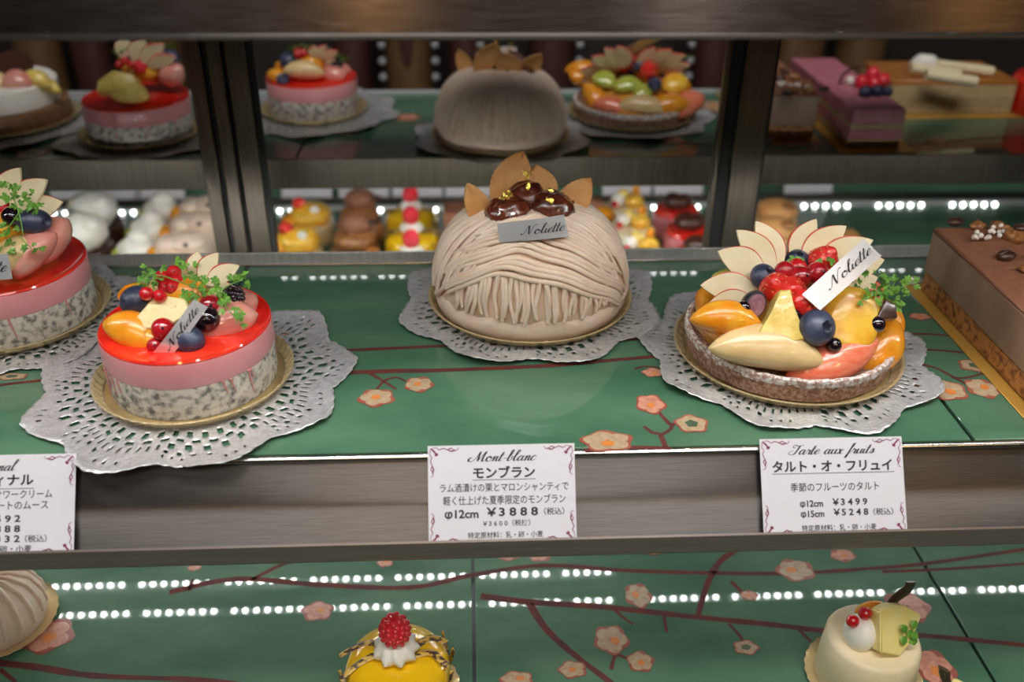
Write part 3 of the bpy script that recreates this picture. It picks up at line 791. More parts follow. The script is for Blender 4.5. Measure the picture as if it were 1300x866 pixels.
# ------------------------------------------------------------------ red glazed mousse cakes
def red_cake(name, loc, label, group=None, rr=.0547):
    t = thing(name, loc, label, 'cake', group)
    rnd = random.Random(int(abs(loc[0])*1000))
    mb = MB(); mb.lathe([(.02, 0), (rr*.985, 0), (rr*.995, .004), (rr*.99, .0225), (rr*.98, .0228), (.02, .0228)], 96, mod=lambda a, r, z, i: (r+.0006*noise.noise(V((math.cos(a)*14, math.sin(a)*14, z*260))) if r > .03 else r, z))
    b = mb.build('speckled_base', 'crumb', t)
    mb = MB()
    for k in range(16):
        a = rnd.uniform(0, 2*PI); h = rnd.uniform(.007, .020)
        mb.tube([V((rr*1.0*math.cos(a+.01*j), rr*1.0*math.sin(a+.01*j), .023-h*j/4)) for j in range(5)], lambda u: .0013*(1-.6*u), n=6, flat=.5)
    mb.build('raspberry_drip', 'crumb_pink', b)
    mb = MB(); mb.lathe([(.02, .0229), (rr*.99, .0229), (rr, .0245), (rr, .0395), (rr*.995, .0402), (.02, .0402)], 96); mb.build('mousse_layer', 'pink_mousse', t)
    mb = MB(); mb.lathe([(.02, .0403), (rr*.992, .0403), (rr*.998, .0412), (rr*.985, .0424), (rr*.96, .0418), (rr*.9, .0418), (.02, .0420)], 96); mb.build('red_glaze', 'red_glaze', t)
    mb = MB(); mb.lathe([(rr*1.012, .0002), (rr*1.012, .0405)], 96, cap=False); mb.build('clear_film', 'film', t)
    return t
RX, RY = -.1855, .088
rd_d, rd_b = place('r', RX, RY, 'silver lace doily under the small red glazed cake, hanging over the rail', 'round gold board under the small red glazed cake', .0655, .108, 9, .18, 5, sx=1.02)
red = red_cake('mousse_cake', (RX, RY, CZ), 'red glazed pink mousse cake with orange segments and a slanting silver strip', None)
F = Fruit(red)
F.crescent('mandarin_segment', 'orange_fruit', 167, 423, -.022, 74, 46, 40, -28, 8)
F.crescent('mandarin_segment', 'orange_fruit', 190, 433, -.026, 54, 30, 30, -12, 4)
F.crescent('mandarin_segment', 'orange_fruit', 238, 379, .004, 66, 44, 40, -18, 10)
F.crescent('mandarin_segment', 'mango', 222, 410, -.010, 60, 40, 30, -20, 6)
F.chunk('white_chocolate_piece', 'white_choc', 205, 399, -.016, [(-36, -16), (-4, 22), (30, 14), (36, -4), (4, -22)], 22, 4)
F.blueberry(176, 383, -.004, 22, (.1, -.5, -.6))
F.blueberry(240, 432, -.032, 19, (-.3, -.6, -.4))
F.ball('grape', 'black_currant', 262, 405, -.016, 17, (1, 1, .95), False)
F.ball('grape', 'cherry', 268, 389, -.006, 15)
F.ball('cherry', 'cherry', 207, 418, -.030, 14)
F.ball('cherry', 'cherry', 197, 439, -.034, 10)
F.ball('red_currant', 'currant', 186, 373, -.014, 8.5)
F.ball('red_currant', 'currant', 203, 376, -.014, 8.5)
for q in [(206, 352, .008), (221, 346, .010), (224, 357, .006), (210, 364, .004), (219, 365, .002)]: F.ball('red_currant', 'currant', *q, 9)
F.crescent('pink_pear_wedge', 'pink_pear', 284, 410, -.008, 84, 56, 44, 22, 10)
F.crescent('pink_pear_wedge', 'pink_pear', 300, 392, .012, 60, 48, 40, 40, 6)
F.raspberry('blackberry', 296, 377, .002, 14, 1, 'black_currant')
for q in [(246, 352, .012, 252, 319, .020, 21, 1), (254, 356, .010, 277, 321, .018, 23, 1), (262, 362, .008, 304, 337, .014, 24, 1), (270, 372, .006, 296, 362, .008, 18, 1)]: F.apple(*q[:7], flip=q[7])
# the far side of the topping, seen from behind
F.crescent('pear_wedge', 'pear', 236, 364, .026, 96, 40, 44, 4, 8, normal=(0, .6, .75))
F.crescent('mandarin_segment', 'orange_fruit', 176, 377, .026, 50, 34, 36, 30, 6, normal=(0, .6, .75))
F.blueberry(196, 371, .034, 15, (0, .6, .6))
F.herb([(191, 352, .000, 15, 12), (245, 362, -.004, 14, 9), (262, 368, -.006, 15, 9), (278, 374, -.010, 12, 7), (240, 378, -.012, 10, 5), (305, 357, .008, 14, 8), (296, 398, -.020, 10, 5), (303, 409, -.022, 8, 3), (234, 341, .010, 13, 7)],
       [[(186, 352, 0), (205, 350, -.006), (240, 362, -.008), (280, 372, -.012)], [(276, 372, -.012), (284, 385, -.018), (300, 405, -.024)], [(276, 372, -.012), (295, 360, .004), (308, 356, .008)]], 4)
F.foil([(212, 459, -.040), (194, 448, -.040), (246, 380, -.028), (264, 390, -.028)], 'Noliette', (.22, .92, .32, .22, .15), wave=.004, fold=.0008)
mb = MB(); mb.sphere(F.P(160, 446, -.030), (.011, .004, .0008), seg=20, ring=8, nz=.0012, nsc=200); mb.build('cream_smear', 'cream_pale', red)

LX, LY = -.343, .183
lf_d, lf_b = place('l', LX, LY, 'silver lace doily under the red glazed cake cut by the left frame edge', 'round gold board under the red glazed cake cut by the left frame edge', .069, .098, 9, .55, 8)
left = red_cake('mousse_cake', (LX, LY, CZ), 'red glazed mousse cake with one long blueberry and apple slices, at the left edge', None, .0585)
F = Fruit(left)
for q in [(-2, 262, .006, 26, 213, .012, 34, 1), (14, 268, .004, 60, 228, .008, 36, 1), (24, 276, .002, 80, 256, .004, 34, 1), (-22, 262, .006, -12, 205, .012, 32, 1)]: F.apple(*q[:7], flip=q[7])
bl = F.blueberry(43, 281, -.018, 17, (.8, -.4, .1))
for q in bl.data.vertices: q.co.x = (q.co.x-F.P(43, 281, -.018).x)*1.4+F.P(43, 281, -.018).x
F.ball('grape', 'black_currant', 16, 275, -.016, 14, dot=False)
F.crescent('pink_pear_wedge', 'pink_pear', 62, 305, -.010, 76, 54, 46, 58, 8)
F.crescent('pear_wedge', 'pink_pear', 42, 322, -.026, 80, 42, 40, 52, 8)
F.crescent('pear_wedge', 'pear', 20, 326, -.030, 74, 44, 40, 40, 8)
F.crescent('mandarin_segment', 'orange_fruit', -18, 312, -.022, 80, 50, 46, -20, 8)
F.crescent('mandarin_segment', 'mango', 2, 296, -.010, 70, 46, 50, 10, 8)
F.raspberry('raspberry', 8, 276, .002, 14)
F.chunk('pineapple_chunk', 'pineapple', 8, 280, .030, [(-44, -16), (-30, 18), (10, 26), (40, 4), (44, -18)], 40, 0, (0, .8, .5))
F.crescent('pineapple_segment', 'pineapple', 30, 290, .034, 84, 50, 40, 6, 8, normal=(0, .6, .75))
for q in [(-20, 262, .012), (-8, 254, .014), (8, 258, .016)]: F.ball('red_currant', 'currant', *q, 9)
F.herb([(10, 240, -.016, 16, 12), (28, 252, -.020, 16, 12), (40, 262, -.022, 10, 6), (10, 290, -.030, 13, 9), (8, 316, -.038, 14, 9), (42, 318, -.042, 10, 5), (-20, 250, .010, 16, 10)],
       [[(14, 245, -.018), (24, 270, -.028), (30, 300, -.036)], [(24, 270, -.028), (10, 290, -.032)], [(24, 300, -.036), (40, 316, -.042)]], 9)
F.foil([(-66, 362, -.056), (-64, 332, -.050), (10, 322, -.050), (16, 354, -.056)], 'Noliette', (.2, .95, .32, .22, .15), wave=.001)

# ------------------------------------------------------------------ fruit tart
TX, TY = .2265, .110
ta_d, ta_b = place('t', TX, TY, 'silver lace doily under the fruit tart', 'round gold board under the fruit tart', .080, .105, 9, .10, 3)
tart = thing('fruit_tart', (TX, TY, CZ), 'round fruit tart with fanned apple slices, blueberries and a wide silver strip', 'tart', 'fruit tarts')
tr = .0725
mb = MB(); mb.lathe([(.02, 0), (tr*.94, 0), (tr*.97, .001), (tr*1.0, .0145), (tr*.995, .0155), (tr*.95, .0150), (tr*.9, .010), (.02, .010)], 120, mod=lambda a, r, z, i: (r*(1+.004*math.sin(a*40)*(i in (2, 3)))+.0007*noise.noise(V((math.cos(a)*20, math.sin(a)*20, z*200))), z+(.0005*noise.noise(V((math.cos(a)*9, math.sin(a)*9, 2))))))
mb.build('crust', 'tart_crust', tart)
mb = MB(); mb.lathe([(tr*.998, .0125), (tr*1.008, .0150), (tr*1.004, .0178), (tr*.985, .0186), (tr*.955, .0178), (tr*.945, .0140)], 120, mod=lambda a, r, z, i: (r+.0008*noise.noise(V((math.cos(a)*18, math.sin(a)*18, z*200))), z+.0010*noise.noise(V((math.cos(a)*12, math.sin(a)*12, 5)))), cap=False)
mb.build('sugar_dusted_rim', 'sugar_crust', tart)
mb = MB(); mb.sphere((0, .006, .012), (.062, .056, .030), seg=40, ring=20, nz=.001, nsc=60, fn=lambda p: V((p.x, p.y, max(p.z, -.06)))); mb.build('custard_filling', 'custard', tart)
F = Fruit(tart)
# around the front
F.crescent('mandarin_segment', 'orange_fruit', 922, 407, -.036, 92, 44, 42, -8, 8)
F.crescent('mandarin_segment', 'orange_fruit', 905, 414, -.030, 60, 36, 44, -40, 6)
F.crescent('pear_wedge', 'pear', 974, 446, -.052, 146, 56, 46, -9, 12)
F.crescent('grapefruit_segment', 'grapefruit', 1058, 456, -.050, 132, 52, 44, 21, -6)
F.crescent('mandarin_segment', 'orange_fruit', 1114, 442, -.030, 96, 52, 44, 46, -10)
F.crescent('mandarin_segment', 'orange_fruit', 1124, 414, -.014, 76, 40, 40, 78, -8)
F.crescent('mango_slice', 'mango', 1082, 404, -.037, 84, 70, 16, 72, 0, taper=.38)
F.chunk('pineapple_chunk', 'pineapple', 986, 406, -.040, [(-30, -26), (-8, 6), (-2, 34), (14, 36), (16, 10), (34, -24), (6, -34)], 30, -6)
F.blueberry(1037, 416, -.050, 23, (.25, -.75, .5))
F.blueberry(969, 351, -.006, 17, (.3, -.5, .8))
F.blueberry(1012, 331, .016, 16, (0, -.4, .9))
c = F.P(956, 387, -.028); M = frame(c, (.15, -.9, .35), 60)
mb = MB(); mb.sphere(c, (17*PX, 17*PX, 19*PX), M.to_3x3() @ Matrix.Rotation(0, 3, 'X'), 24, 16, fn=lambda p: V((p.x*1.12, p.y*.86, min(p.z, .42))))
hb = mb.build('blueberry_half', 'blueberry_dark', tart)
mb = MB(); M2 = frame(c, (.15, -.9, .35), 60)
mb.add([M2 @ V((16*PX*1.12*math.cos(a)*.86, 16*PX*.86*math.sin(a)*.86, 19*PX*.42+.0004)) for a in [2*PI*i/28 for i in range(28)]], [list(range(28))])
mb.build('cut_face', 'blueberry_cut', hb)
for q in [(1007, 402, -.040, 11), (1059, 438, -.054, 9.5), (944, 391, -.034, 9), (1113, 412, -.040, 11), (1072, 372, -.016, 9)]: F.ball('black_currant', 'black_currant', *q, dot=False)
F.chunk('chocolate_piece', 'choc_dark', 1122, 397, -.034, [(-15, -9), (2, 16), (14, 8), (13, -10)], 16, 5)
F.strawberry(984, 364, -.018, 20, (-.5, -.5, .7)); F.strawberry(1020, 388, -.034, 19, (.4, -.6, -.6)); F.strawberry(1006, 370, -.022, 20, (0, -.7, .6)); F.strawberry(1046, 330, .008, 20, (.3, -.3, .9))
F.ball('red_currant', 'cherry', 996, 344, -.006, 13, dot=False); F.ball('cherry', 'cherry', 1016, 352, -.010, 15); F.ball('cherry', 'cherry', 1037, 347, -.008, 15); F.ball('cherry', 'currant', 1012, 340, .004, 13, dot=False)
# apple fans
for q in [(992, 338, .010, 959, 281, .026, 34, 1), (984, 344, .008, 935, 292, .020, 36, 1), (972, 352, .004, 911, 319, .012, 40, 1), (964, 372, -.006, 889, 362, .000, 38, 1), (962, 386, -.012, 894, 392, -.008, 38, 1),
          (1006, 334, .016, 1036, 278, .030, 34, 1), (1016, 336, .014, 1074, 287, .026, 38, 1), (1034, 340, .010, 1108, 305, .020, 38, 1), (1060, 352, .006, 1122, 330, .014, 36, 1), (1070, 372, .004, 1114, 352, .008, 30, 1)]:
    F.apple(*q[:7], flip=-q[7] if q[3] < q[0] else q[7])
# fruit on the far side
BN = (0, .65, .7)
F.crescent('kiwi_slice', 'kiwi', 930, 352, .022, 60, 44, 20, 20, 6, normal=BN); F.crescent('kiwi_slice', 'kiwi', 968, 344, .036, 66, 40, 20, -10, 6, normal=BN); F.crescent('kiwi_slice', 'kiwi', 995, 350, .042, 56, 36, 20, -30, 6, normal=BN)
F.crescent('mandarin_segment', 'orange_fruit', 902, 386, .022, 80, 50, 50, 70, 8, normal=BN); F.crescent('grapefruit_segment', 'grapefruit', 930, 378, .044, 96, 46, 44, 20, 8, normal=BN)
F.crescent('pear_wedge', 'pear', 985, 366, .052, 120, 48, 46, 8, 8, normal=BN); F.crescent('mandarin_segment', 'orange_fruit', 1035, 366, .050, 100, 52, 46, -12, 8, normal=BN)
F.crescent('grapefruit_segment', 'grapefruit', 1082, 376, .040, 96, 60, 46, -36, 8, normal=BN); F.crescent('mango_slice', 'mango', 1070, 348, .030, 66, 52, 30, -20, 0, normal=BN)
F.blueberry(1020, 338, .040, 17, (0, .6, .7)); F.strawberry(1018, 322, .030, 20, (0, .5, .8))
F.herb([(1104, 358, -.022, 22, 17), (1118, 374, -.026, 18, 12), (1100, 380, -.032, 12, 6), (1140, 366, -.024, 14, 8), (1158, 357, -.022, 9, 5), (1134, 386, -.030, 10, 5), (1143, 390, -.030, 6, 3)],
       [[(1092, 366, -.022), (1118, 374, -.028), (1142, 366, -.026), (1168, 354, -.022)], [(1118, 374, -.028), (1140, 388, -.030)], [(1130, 370, -.026), (1136, 358, -.022)]], 5, 9)
F.herb([(1010, 330, .006, 10, 4), (1050, 332, .000, 9, 4)], [[(1000, 332, .008), (1022, 330, .006)]], 6, 12, 'mint_leaves')
F.foil([(1041, 394, -.048), (1018, 374, -.042), (1096, 303, -.024), (1119, 325, -.030)], 'Noliette', (.30, .97, .36, .20, .13), wave=.0008)

# ------------------------------------------------------------------ long chocolate cake at the right
CX0, CX1, CY0, CY1, CH = .366, .424, .012, .207, .0555
cb = thing('chocolate_cake', (CX0, CY0, .0012), 'long chocolate mousse cake with coffee beans and walnuts on top, at the right edge', 'cake', 'long chocolate cakes'); L = cb.location
mb = MB(); mb.box((CX0+.001, CY0, .0014), (CX1, CY1-.001, .0185), .0012); mb.build('crunchy_base', 'choc_base', cb, loc=L)
mb = MB(); mb.box((CX0, CY0, .0186), (CX1, CY1, CH-.0032), .0008); mb.build('mousse_body', 'choc_side', cb, loc=L)
mb = MB(); mb.box((CX0-.0002, CY0, CH-.0031), (CX1, CY1+.0002, CH), .0012); mb.build('cocoa_top', 'choc_top', cb, loc=L)
rnd = random.Random(21)
def top(px, py): p = Wz(px, py, CH); return p-V(L)
for px, py, r_, z in [(1212, 286, .0062, 15), (1276, 329, .0070, 20), (1296, 294, .006, -10), (1330, 352, .0065, 60)]:
    c = top(px, py)+V((0, 0, .003)); mb = MB()
    mb.sphere(c, (r_*1.15, r_*.8, r_*.55), Matrix.Rotation(R(z), 3, 'Z'), 22, 14, fn=lambda p: V((p.x, p.y*(1-.25*math.exp(-(p.y*6)**2)*(p.z > 0)), p.z*(1-.45*math.exp(-(p.y*7)**2)*(p.z > 0)))))
    mb.build('coffee_bean', 'choc_dark', cb)
for px, py, r_ in [(1240, 291, .006), (1266, 292, .0065), (1285, 305, .008), (1310, 330, .007), (1300, 345, .005)]:
    c = top(px, py)+V((0, 0, .003)); mb = MB()
    mb.sphere(c, (r_*1.2, r_*.8, r_*.6), Matrix.Rotation(rnd.uniform(0, 3), 3, 'Z'), 24, 16, nz=r_*.45, nsc=230); mb.build('walnut_piece', 'walnut', cb)
for i in range(17):
    c = top(1256+rnd.uniform(-22, 20), 300+rnd.uniform(-7, 8))+V((0, 0, .002+rnd.uniform(0, .004))); mb = MB(); mb.sphere(c, rnd.uniform(.0015, .0022), seg=12, ring=8); mb.build('sugar_pearl', 'pearl', cb)
tp = thing('cake_card', (.362, .01, .0002), 'flat gold card under the long chocolate cake at the right edge', 'cake board')
mb = MB(); mb.box((.3575, .006, .0002), (.432, .216, .0012), .0003); mb.build('gold_card', 'gold_flat', tp, loc=tp.location)
mb = MB(); mb.box((.3565, .185, .00005), (.433, .222, .0002)); 
mb.sphere((.3665, .2165, .004), (.0075, .0035, .0038), seg=26, ring=14, nz=.0022, nsc=420)
mb.build('silver_paper_end', 'silver_paper', tp, loc=tp.location)

# ------------------------------------------------------------------ small cakes on the lower shelf
def tray(t, r):
    mb = MB(); mb.lathe([(.01, .0003), (r*.88, .0003), (r*.96, .0022), (r, .0034), (r*1.0, .0040), (r*.95, .0032), (r*.87, .0013), (.01, .0013)], 120, mod=lambda a, rr, z, i: (rr*(1+.012*math.sin(a*30)*(i in (2, 3, 4, 5))), z))
    mb.build('gold_tray', 'gold_board', t)
def rosette(t, c, r, name='cream_rosette', m='cream'):
    mb = MB(); mb.lathe([(.001, 0), (r*.75, 0), (r, .25*r), (r*.95, .5*r), (r*.7, .8*r), (r*.35, 1.05*r), (.0003, 1.2*r)], 72, c=c, mod=lambda a, rr, z, i: (rr*(1+.11*math.sin(9*a+z*260)), z))
    return mb.build(name, m, t, angle=70)
def yellow_cake(loc, label, group=None):
    t = thing('yellow_dome_cake', loc, label, 'small cake', group); tray(t, .0435)
    mb = MB(); mb.lathe([(.01, .0014), (.0345, .0014), (.0368, .004), (.0372, .020), (.0362, .030), (.0330, .0365), (.026, .0402), (.015, .0415), (.0003, .042)], 72); mb.build('glazed_body', 'yellow_glaze', t)
    for a0, z0, sd in [(200, .037, 1), (172, .040, 1), (-12, .0385, -1), (14, .0415, -1)]:
        mb = MB(); a = R(a0); pts = []
        for i in range(9):
            u = i/8; rr = .010+.028*u
            pts.append(V((rr*math.cos(a)+.002*math.sin(u*5), rr*math.sin(a)+.004*math.sin(u*4), z0+.0048+.0022*math.sin(u*3+sd)-.004*u*u)))
        mb.tube(pts, lambda u: .0034*(1-.35*u), n=10, flat=.35); mb.build('striped_wafer', 'wafer', t)
    for a0 in (25, 205, 330):
        mb = MB(); a = R(a0); mb.tube([V((.0395*math.cos(a+k*.12), .0395*math.sin(a+k*.12), .012+.012*abs(k))) for k in (-2, -1, 0, 1, 2)], .0022, n=8, flat=.4, up=(math.cos(a), math.sin(a), 0)); mb.build('striped_wafer', 'wafer', t)
    rosette(t, (0, 0, .0425), .0150)
    F = Fruit(t); c = V((0, -.0004, .0425+.0225)); mb = MB(); r = .0105
    q = V((0, -.12, 1)).to_track_quat('Z', 'Y').to_matrix()
    mb.sphere(c, (r*.98, r*.98, r*1.15), q, 16, 12)
    for i in range(8):
        zz = -.85+1.8*i/7; rr = math.sqrt(max(0.02, 1-(zz*.93)**2)); k = max(1, int(13*rr))
        for j in range(k):
            a = 2*PI*(j+.5*(i % 2))/k; mb.sphere(c+q @ V((rr*r*.88*math.cos(a), rr*r*.88*math.sin(a), zz*r*1.05)), r*.22, None, 8, 6)
    mb.build('raspberry', 'raspberry', t, angle=80)
    return t
def white_cake(loc, label, group=None):
    t = thing('pineapple_cream_cake', loc, label, 'small cake', group); tray(t, .0415)
    mb = MB(); mb.lathe([(.01, .0014), (.0335, .0014), (.0345, .003), (.0335, .026), (.0325, .0400), (.0305, .0428), (.029, .0432), (.0003, .0436)], 72, mod=lambda a, r, z, i: (r*(1+.008*noise.noise(V((math.cos(a)*3, math.sin(a)*3, z*80)))), z))
    mb.build('cream_body', 'cream_pale', t)
    F = Fruit(t)
    mb = MB(); mb.sphere((-.013, -.004, .0515), (.0105, .013, .0135), Matrix.Rotation(R(20), 3, 'Y'), 24, 14); mb.build('cream_quenelle', 'cream', t)
    M = frame((.006, -.009, .0585), (.25, -.85, .5), -8); bm = bmesh.new()
    poly = [(-.0135, -.013), (-.013, .015), (-.004, .018), (.008, .017), (.021, .009), (.012, -.008), (.002, -.017)]
    mbx = MB(); A = [bm.verts.new((*p, .0055)) for p in poly]; B = [bm.verts.new((*p, -.0055)) for p in poly]; bm.faces.new(A); bm.faces.new(B[::-1])
    for i in range(len(poly)): bm.faces.new((A[i], B[i], B[(i+1) % len(poly)], A[(i+1) % len(poly)]))
    bmesh.ops.bevel(bm, geom=bm.edges[:], offset=.001, segments=3, affect='EDGES'); bm.verts.index_update()
    mbx.add([M @ q.co for q in bm.verts], [[q.index for q in f.verts] for f in bm.faces]); bm.free(); pa = mbx.build('pineapple_wedge', 'pineapple_pale', t, angle=50)
    mb = MB(); rnd = random.Random(2)
    for i in range(6):
        M2 = M @ Matrix.Translation((.0085+.0025*math.sin(i*2.1), -.0075+.0022*i, .0062+.0006*i)) @ Matrix.Rotation(i*1.9, 4, 'Z')
        k = .0058; mb.add([M2 @ V((k*x, k*y, k*z)) for x, y, z in [(0, 0, 0), (.4, .5, .1), (1, .5, 0), (1.2, 0, .2), (.9, -.5, 0), (.4, -.4, .1)]], [[0, 1, 2, 3, 4, 5]])
    mb.build('chervil_leaf', 'herb', t, smooth=False)
    for x, y, z in [(-.0205, -.004, .0625), (-.0120, -.002, .0675)]:
        mb = MB(); mb.sphere((x, y, z), .0046, seg=18, ring=12); mb.sphere((x+.001, y-.0042, z+.001), .0007, seg=8, ring=5, mi=1); mb.build('red_currant', ['currant', 'black_currant'], t)
    mb = MB(); mb.sphere((-.003, .006, .061), (.012, .006, .0085), Matrix.Rotation(R(-12), 3, 'Y'), 22, 14); mb.build('orange_slice', 'orange_fruit', t)
    mb = MB(); mb.tube(smoothpts([(.006, .004, .046), (.008, .006, .060), (.0125, .008, .0705), (.0205, .010, .077), (.0225, .011, .0835)], 5), .0046, n=12, flat=.3, up=(.3, -1, .2)); mb.build('chocolate_curl', 'wafer_dark', t)
    return t
yl = Wz(508, 880, LOW)
y0 = yellow_cake((-.0535, -.0040, LOW+.0003), 'yellow glazed dome cake with a raspberry on cream, bottom centre by the panel seam', 'yellow raspberry dome cakes')
w0 = white_cake((.2830, -.0020, LOW+.0003), 'pale cream cake topped with pineapple, red currants and a chocolate curl, bottom right', 'pineapple cream cakes')
dup(w0, (.310, -.0870, LOW+.0003), 'cream cake below the frame, only its chocolate curl showing at bottom right', 'pineapple cream cakes', None, R(101))
t = thing('beige_cream_cake', (-.368, .078, LOW+.0003), 'beige cream dome cake on a gold tray cut by the lower left corner', 'small cake'); tray(t, .0445)
mb = MB(); mb.lathe([(.01, .0014), (.036, .0014), (.038, .006), (.0365, .020), (.030, .034), (.018, .042), (.0003, .045)], 64, mod=lambda a, r, z, i: (r*(1+.012*noise.noise(V((math.cos(a)*4, math.sin(a)*4, z*120)))), z)); mb.build('cream_body', 'marron_cream', t)
mb = MB()
for k in range(20):
    a = 2*PI*k/20; mb.tube([V((r*math.cos(a+i*.03), r*math.sin(a+i*.03), z+.0004)) for i, (r, z) in enumerate([(.0375, .010), (.0365, .020), (.030, .034), (.018, .042), (.004, .0448)])], .0018, n=6)
mb.build('cream_strands', 'marron_cream', t, angle=80)

# ------------------------------------------------------------------ cakes reflected in the back doors, built as solid copies
FL = (1, -1, 1)
def rear(root, d, b, x, y, lab, gl, k=''):  # flipped copies stand for reflections in the mirrored back doors
    dd = d.copy(); COL.objects.link(dd); dd.location = (x, y, d.location.z); dd.scale = FL; dd['label'] = 'silver lace doily under the '+gl
    dup(b, (x, y, b.location.z), 'round gold board under the '+gl, 'gold cake boards', FL)
    return dup(root, (x, y, root.location.z), lab, root.get('group'), FL)
rear(mont, mb_d, mb_b, .040, .607, 'reflected domed cake crowned with leaf cookies, seen from behind on the rear shelf', 'reflected domed cake on the rear shelf')
rear(tart, ta_d, ta_b, .206, .690, 'reflected fruit tart with kiwi and pear seen from behind on the rear shelf', 'reflected fruit tart on the rear shelf')
rear(red, rd_d, rd_b, -.188, .712, 'reflected red topped mousse cake on the rear shelf, right of the double frame', 'reflected red cake right of the double door frame')
rear(left, lf_d, lf_b, -.374, .624, 'reflected red topped mousse cake with pineapple, left of the double frame', 'reflected red cake left of the double door frame')
rc = dup(cb, (.345-.366+CX0, .59+.195, .0012), 'reflected long chocolate cake on the rear shelf right of the steel door frame', 'long chocolate cakes', FL)
rt_ = dup(tp, (tp.location.x-.366+.345, .797-.01+.0, .0002), 'flat gold card under the reflected chocolate cake on the rear shelf', None, FL)
# cream-topped brown cake at far left
bx, by = -.555, .680
d = make_doily('silver lace doily under the reflected brown and cream torte at far left', (bx, by, .0006), .122, 9, .3, 4)
make_board('round gold board under the reflected brown and cream torte at far left', (bx, by, .0006+DZ), .088)
t = thing('cream_torte', (bx, by, CZ), 'reflected torte with brown base, cream top and chocolate disc, far left rear', 'cake')
mb = MB(); mb.lathe([(.02, 0), (.078, 0), (.079, .004), (.078, .021), (.02, .021)], 72); mb.build('sponge_base', 'brown_sponge', t)
mb = MB(); mb.lathe([(.02, .0212), (.069, .0212), (.070, .024), (.0695, .045), (.066, .048), (.02, .0485)], 72); mb.build('cream_layer', 'cream', t)
F = Fruit(t)
F.crescent('pineapple_segment', 'pineapple', 48, 103, -.02, 70, 40, 50, -22, 6); F.crescent('pineapple_segment', 'pineapple', 60, 110, -.015, 70, 30, 40, -20, 6)
F.crescent('pink_pear_wedge', 'pink_pear', 22, 106, -.030, 70, 56, 50, 10, 6); F.crescent('pear_wedge', 'pear', -2, 108, -.030, 60, 50, 50, 0, 6)
F.crescent('mandarin_segment', 'orange_fruit', -20, 100, -.02, 80, 50, 50, 0, 6)
mb = MB(); M = frame(F.P(16, 84, -.012), (.1, -.6, .8), 0); mb.lathe([(.002, -.0015), (.022, -.0015), (.023, 0), (.022, .0015), (.002, .0015)], 40); mb.v = [M @ q for q in mb.v]; mb.build('chocolate_disc', 'choc_dark', t)
# pink layered slab
def slab(name, lab, cat, x0, x1, y0, y1, layers, card):
    t = thing(name, ((x0+x1)/2, (y0+y1)/2, .0016), lab, cat); L = t.location; z = .0016
    for nm, m, h in layers:
        mb = MB(); mb.box((x0, y0, z), (x1, y1, z+h-.0002), .0006); mb.build(nm, m, t, loc=L); z += h
    c = thing('cake_card', ((x0+x1)/2, (y0+y1)/2, .0002), card, 'cake board')
    mb = MB(); mb.box((x0-.012, y0-.016, .0002), (x1+.014, y1+.01, .0013), .0003); mb.build('gold_card', 'gold_flat', c, loc=c.location)
    return t, z
t, z = slab('pink_layer_cake', 'reflected oblong pink and beige layered cake topped with raspberries on the rear shelf', 'cake', .434, .494, .562, .80,
            [('sponge_layer', 'beige_layer', .009), ('pink_mousse_layer', 'pink_layer', .012), ('sponge_layer', 'beige_layer', .006), ('pink_mousse_layer', 'pink_layer', .013), ('berry_jelly_top', 'pink_layer', .004)], 'flat gold card under the reflected pink layered cake')
L = V(t.location)
def onz(px, py, zz): return Wz(px, py, zz)-L
for px, py, r_ in [(1093, 103, .0085), (1107, 92, .009), (1120, 100, .0085), (1108, 104, .008)]:
    F = Fruit(t); p = onz(px, py+8, z)+V((0, 0, .006)); mb = MB(); mb.sphere(p, (r_, r_, r_), seg=14, ring=10, nz=.0018, nsc=380); mb.build('raspberry', 'raspberry', t)
for px, py, r_ in [(1098, 118, .008), (1112, 117, .008), (1126, 117, .006)]:
    p = onz(px, py+4, z)+V((0, 0, .004)); mb = MB(); mb.sphere(p, r_, seg=16, ring=10); mb.build('blueberry', 'blueberry', t)
p = onz(1078, 108, z); mb = MB(); mb.sphere(p+V((0, 0, .005)), (.005, .005, .006), seg=14, ring=10); mb.build('cream_drop', 'cream', t)
mb = MB(); mb.tube(smoothpts([p+V((-.012, 0, .001)), p+V((-.010, 0, .012)), p+V((.0, 0, .020)), p+V((.012, 0, .022))], 5), .0015, n=8); mb.build('chocolate_curl', 'choc_dark', t)
t, z = slab('orange_top_cake', 'reflected wide cream cake with a shiny orange top and rolled wafers at the rear right', 'cake', .530, .690, .690, .790,
            [('sponge_layer', 'beige_layer', .010), ('cream_layer', 'beige_layer', .026), ('orange_glaze', 'orange_top', .006)], 'flat gold card under the reflected orange topped cake')
L = V(t.location)
for px, py, dx, nm in [(1185, 88, .03, 'wafer_roll'), (1222, 84, .035, 'wafer_roll'), (1205, 97, .03, 'wafer_roll')]:
    p = onz(px, py+12, z)+V((0, 0, .007)); mb = MB(); mb.tube([p+V((-dx, .004, .006)), p+V((dx, -.004, -.001))], .0065, n=16); mb.build(nm, 'cream_pale', t)
p = onz(1172, 92, z)+V((0, 0, .010)); mb = MB(); mb.sphere(p, (.020, .014, .013), seg=20, ring=12, nz=.003, nsc=80); mb.build('cream_swirl', 'cream', t)
t = thing('red_glazed_cake', (.745, .70, .0016), 'reflected dark red glazed cake with a strawberry at the far right of the rear shelf', 'cake'); 
mb = MB(); mb.lathe([(.01, 0), (.050, 0), (.052, .004), (.051, .040), (.046, .045), (.01, .046)], 64); mb.build('glazed_body', 'red_glaze', t)
mb = MB(); mb.sphere((-.028, -.012, .056), (.012, .012, .014), seg=20, ring=14, nz=.001, nsc=200); mb.build('strawberry', 'strawberry', t)

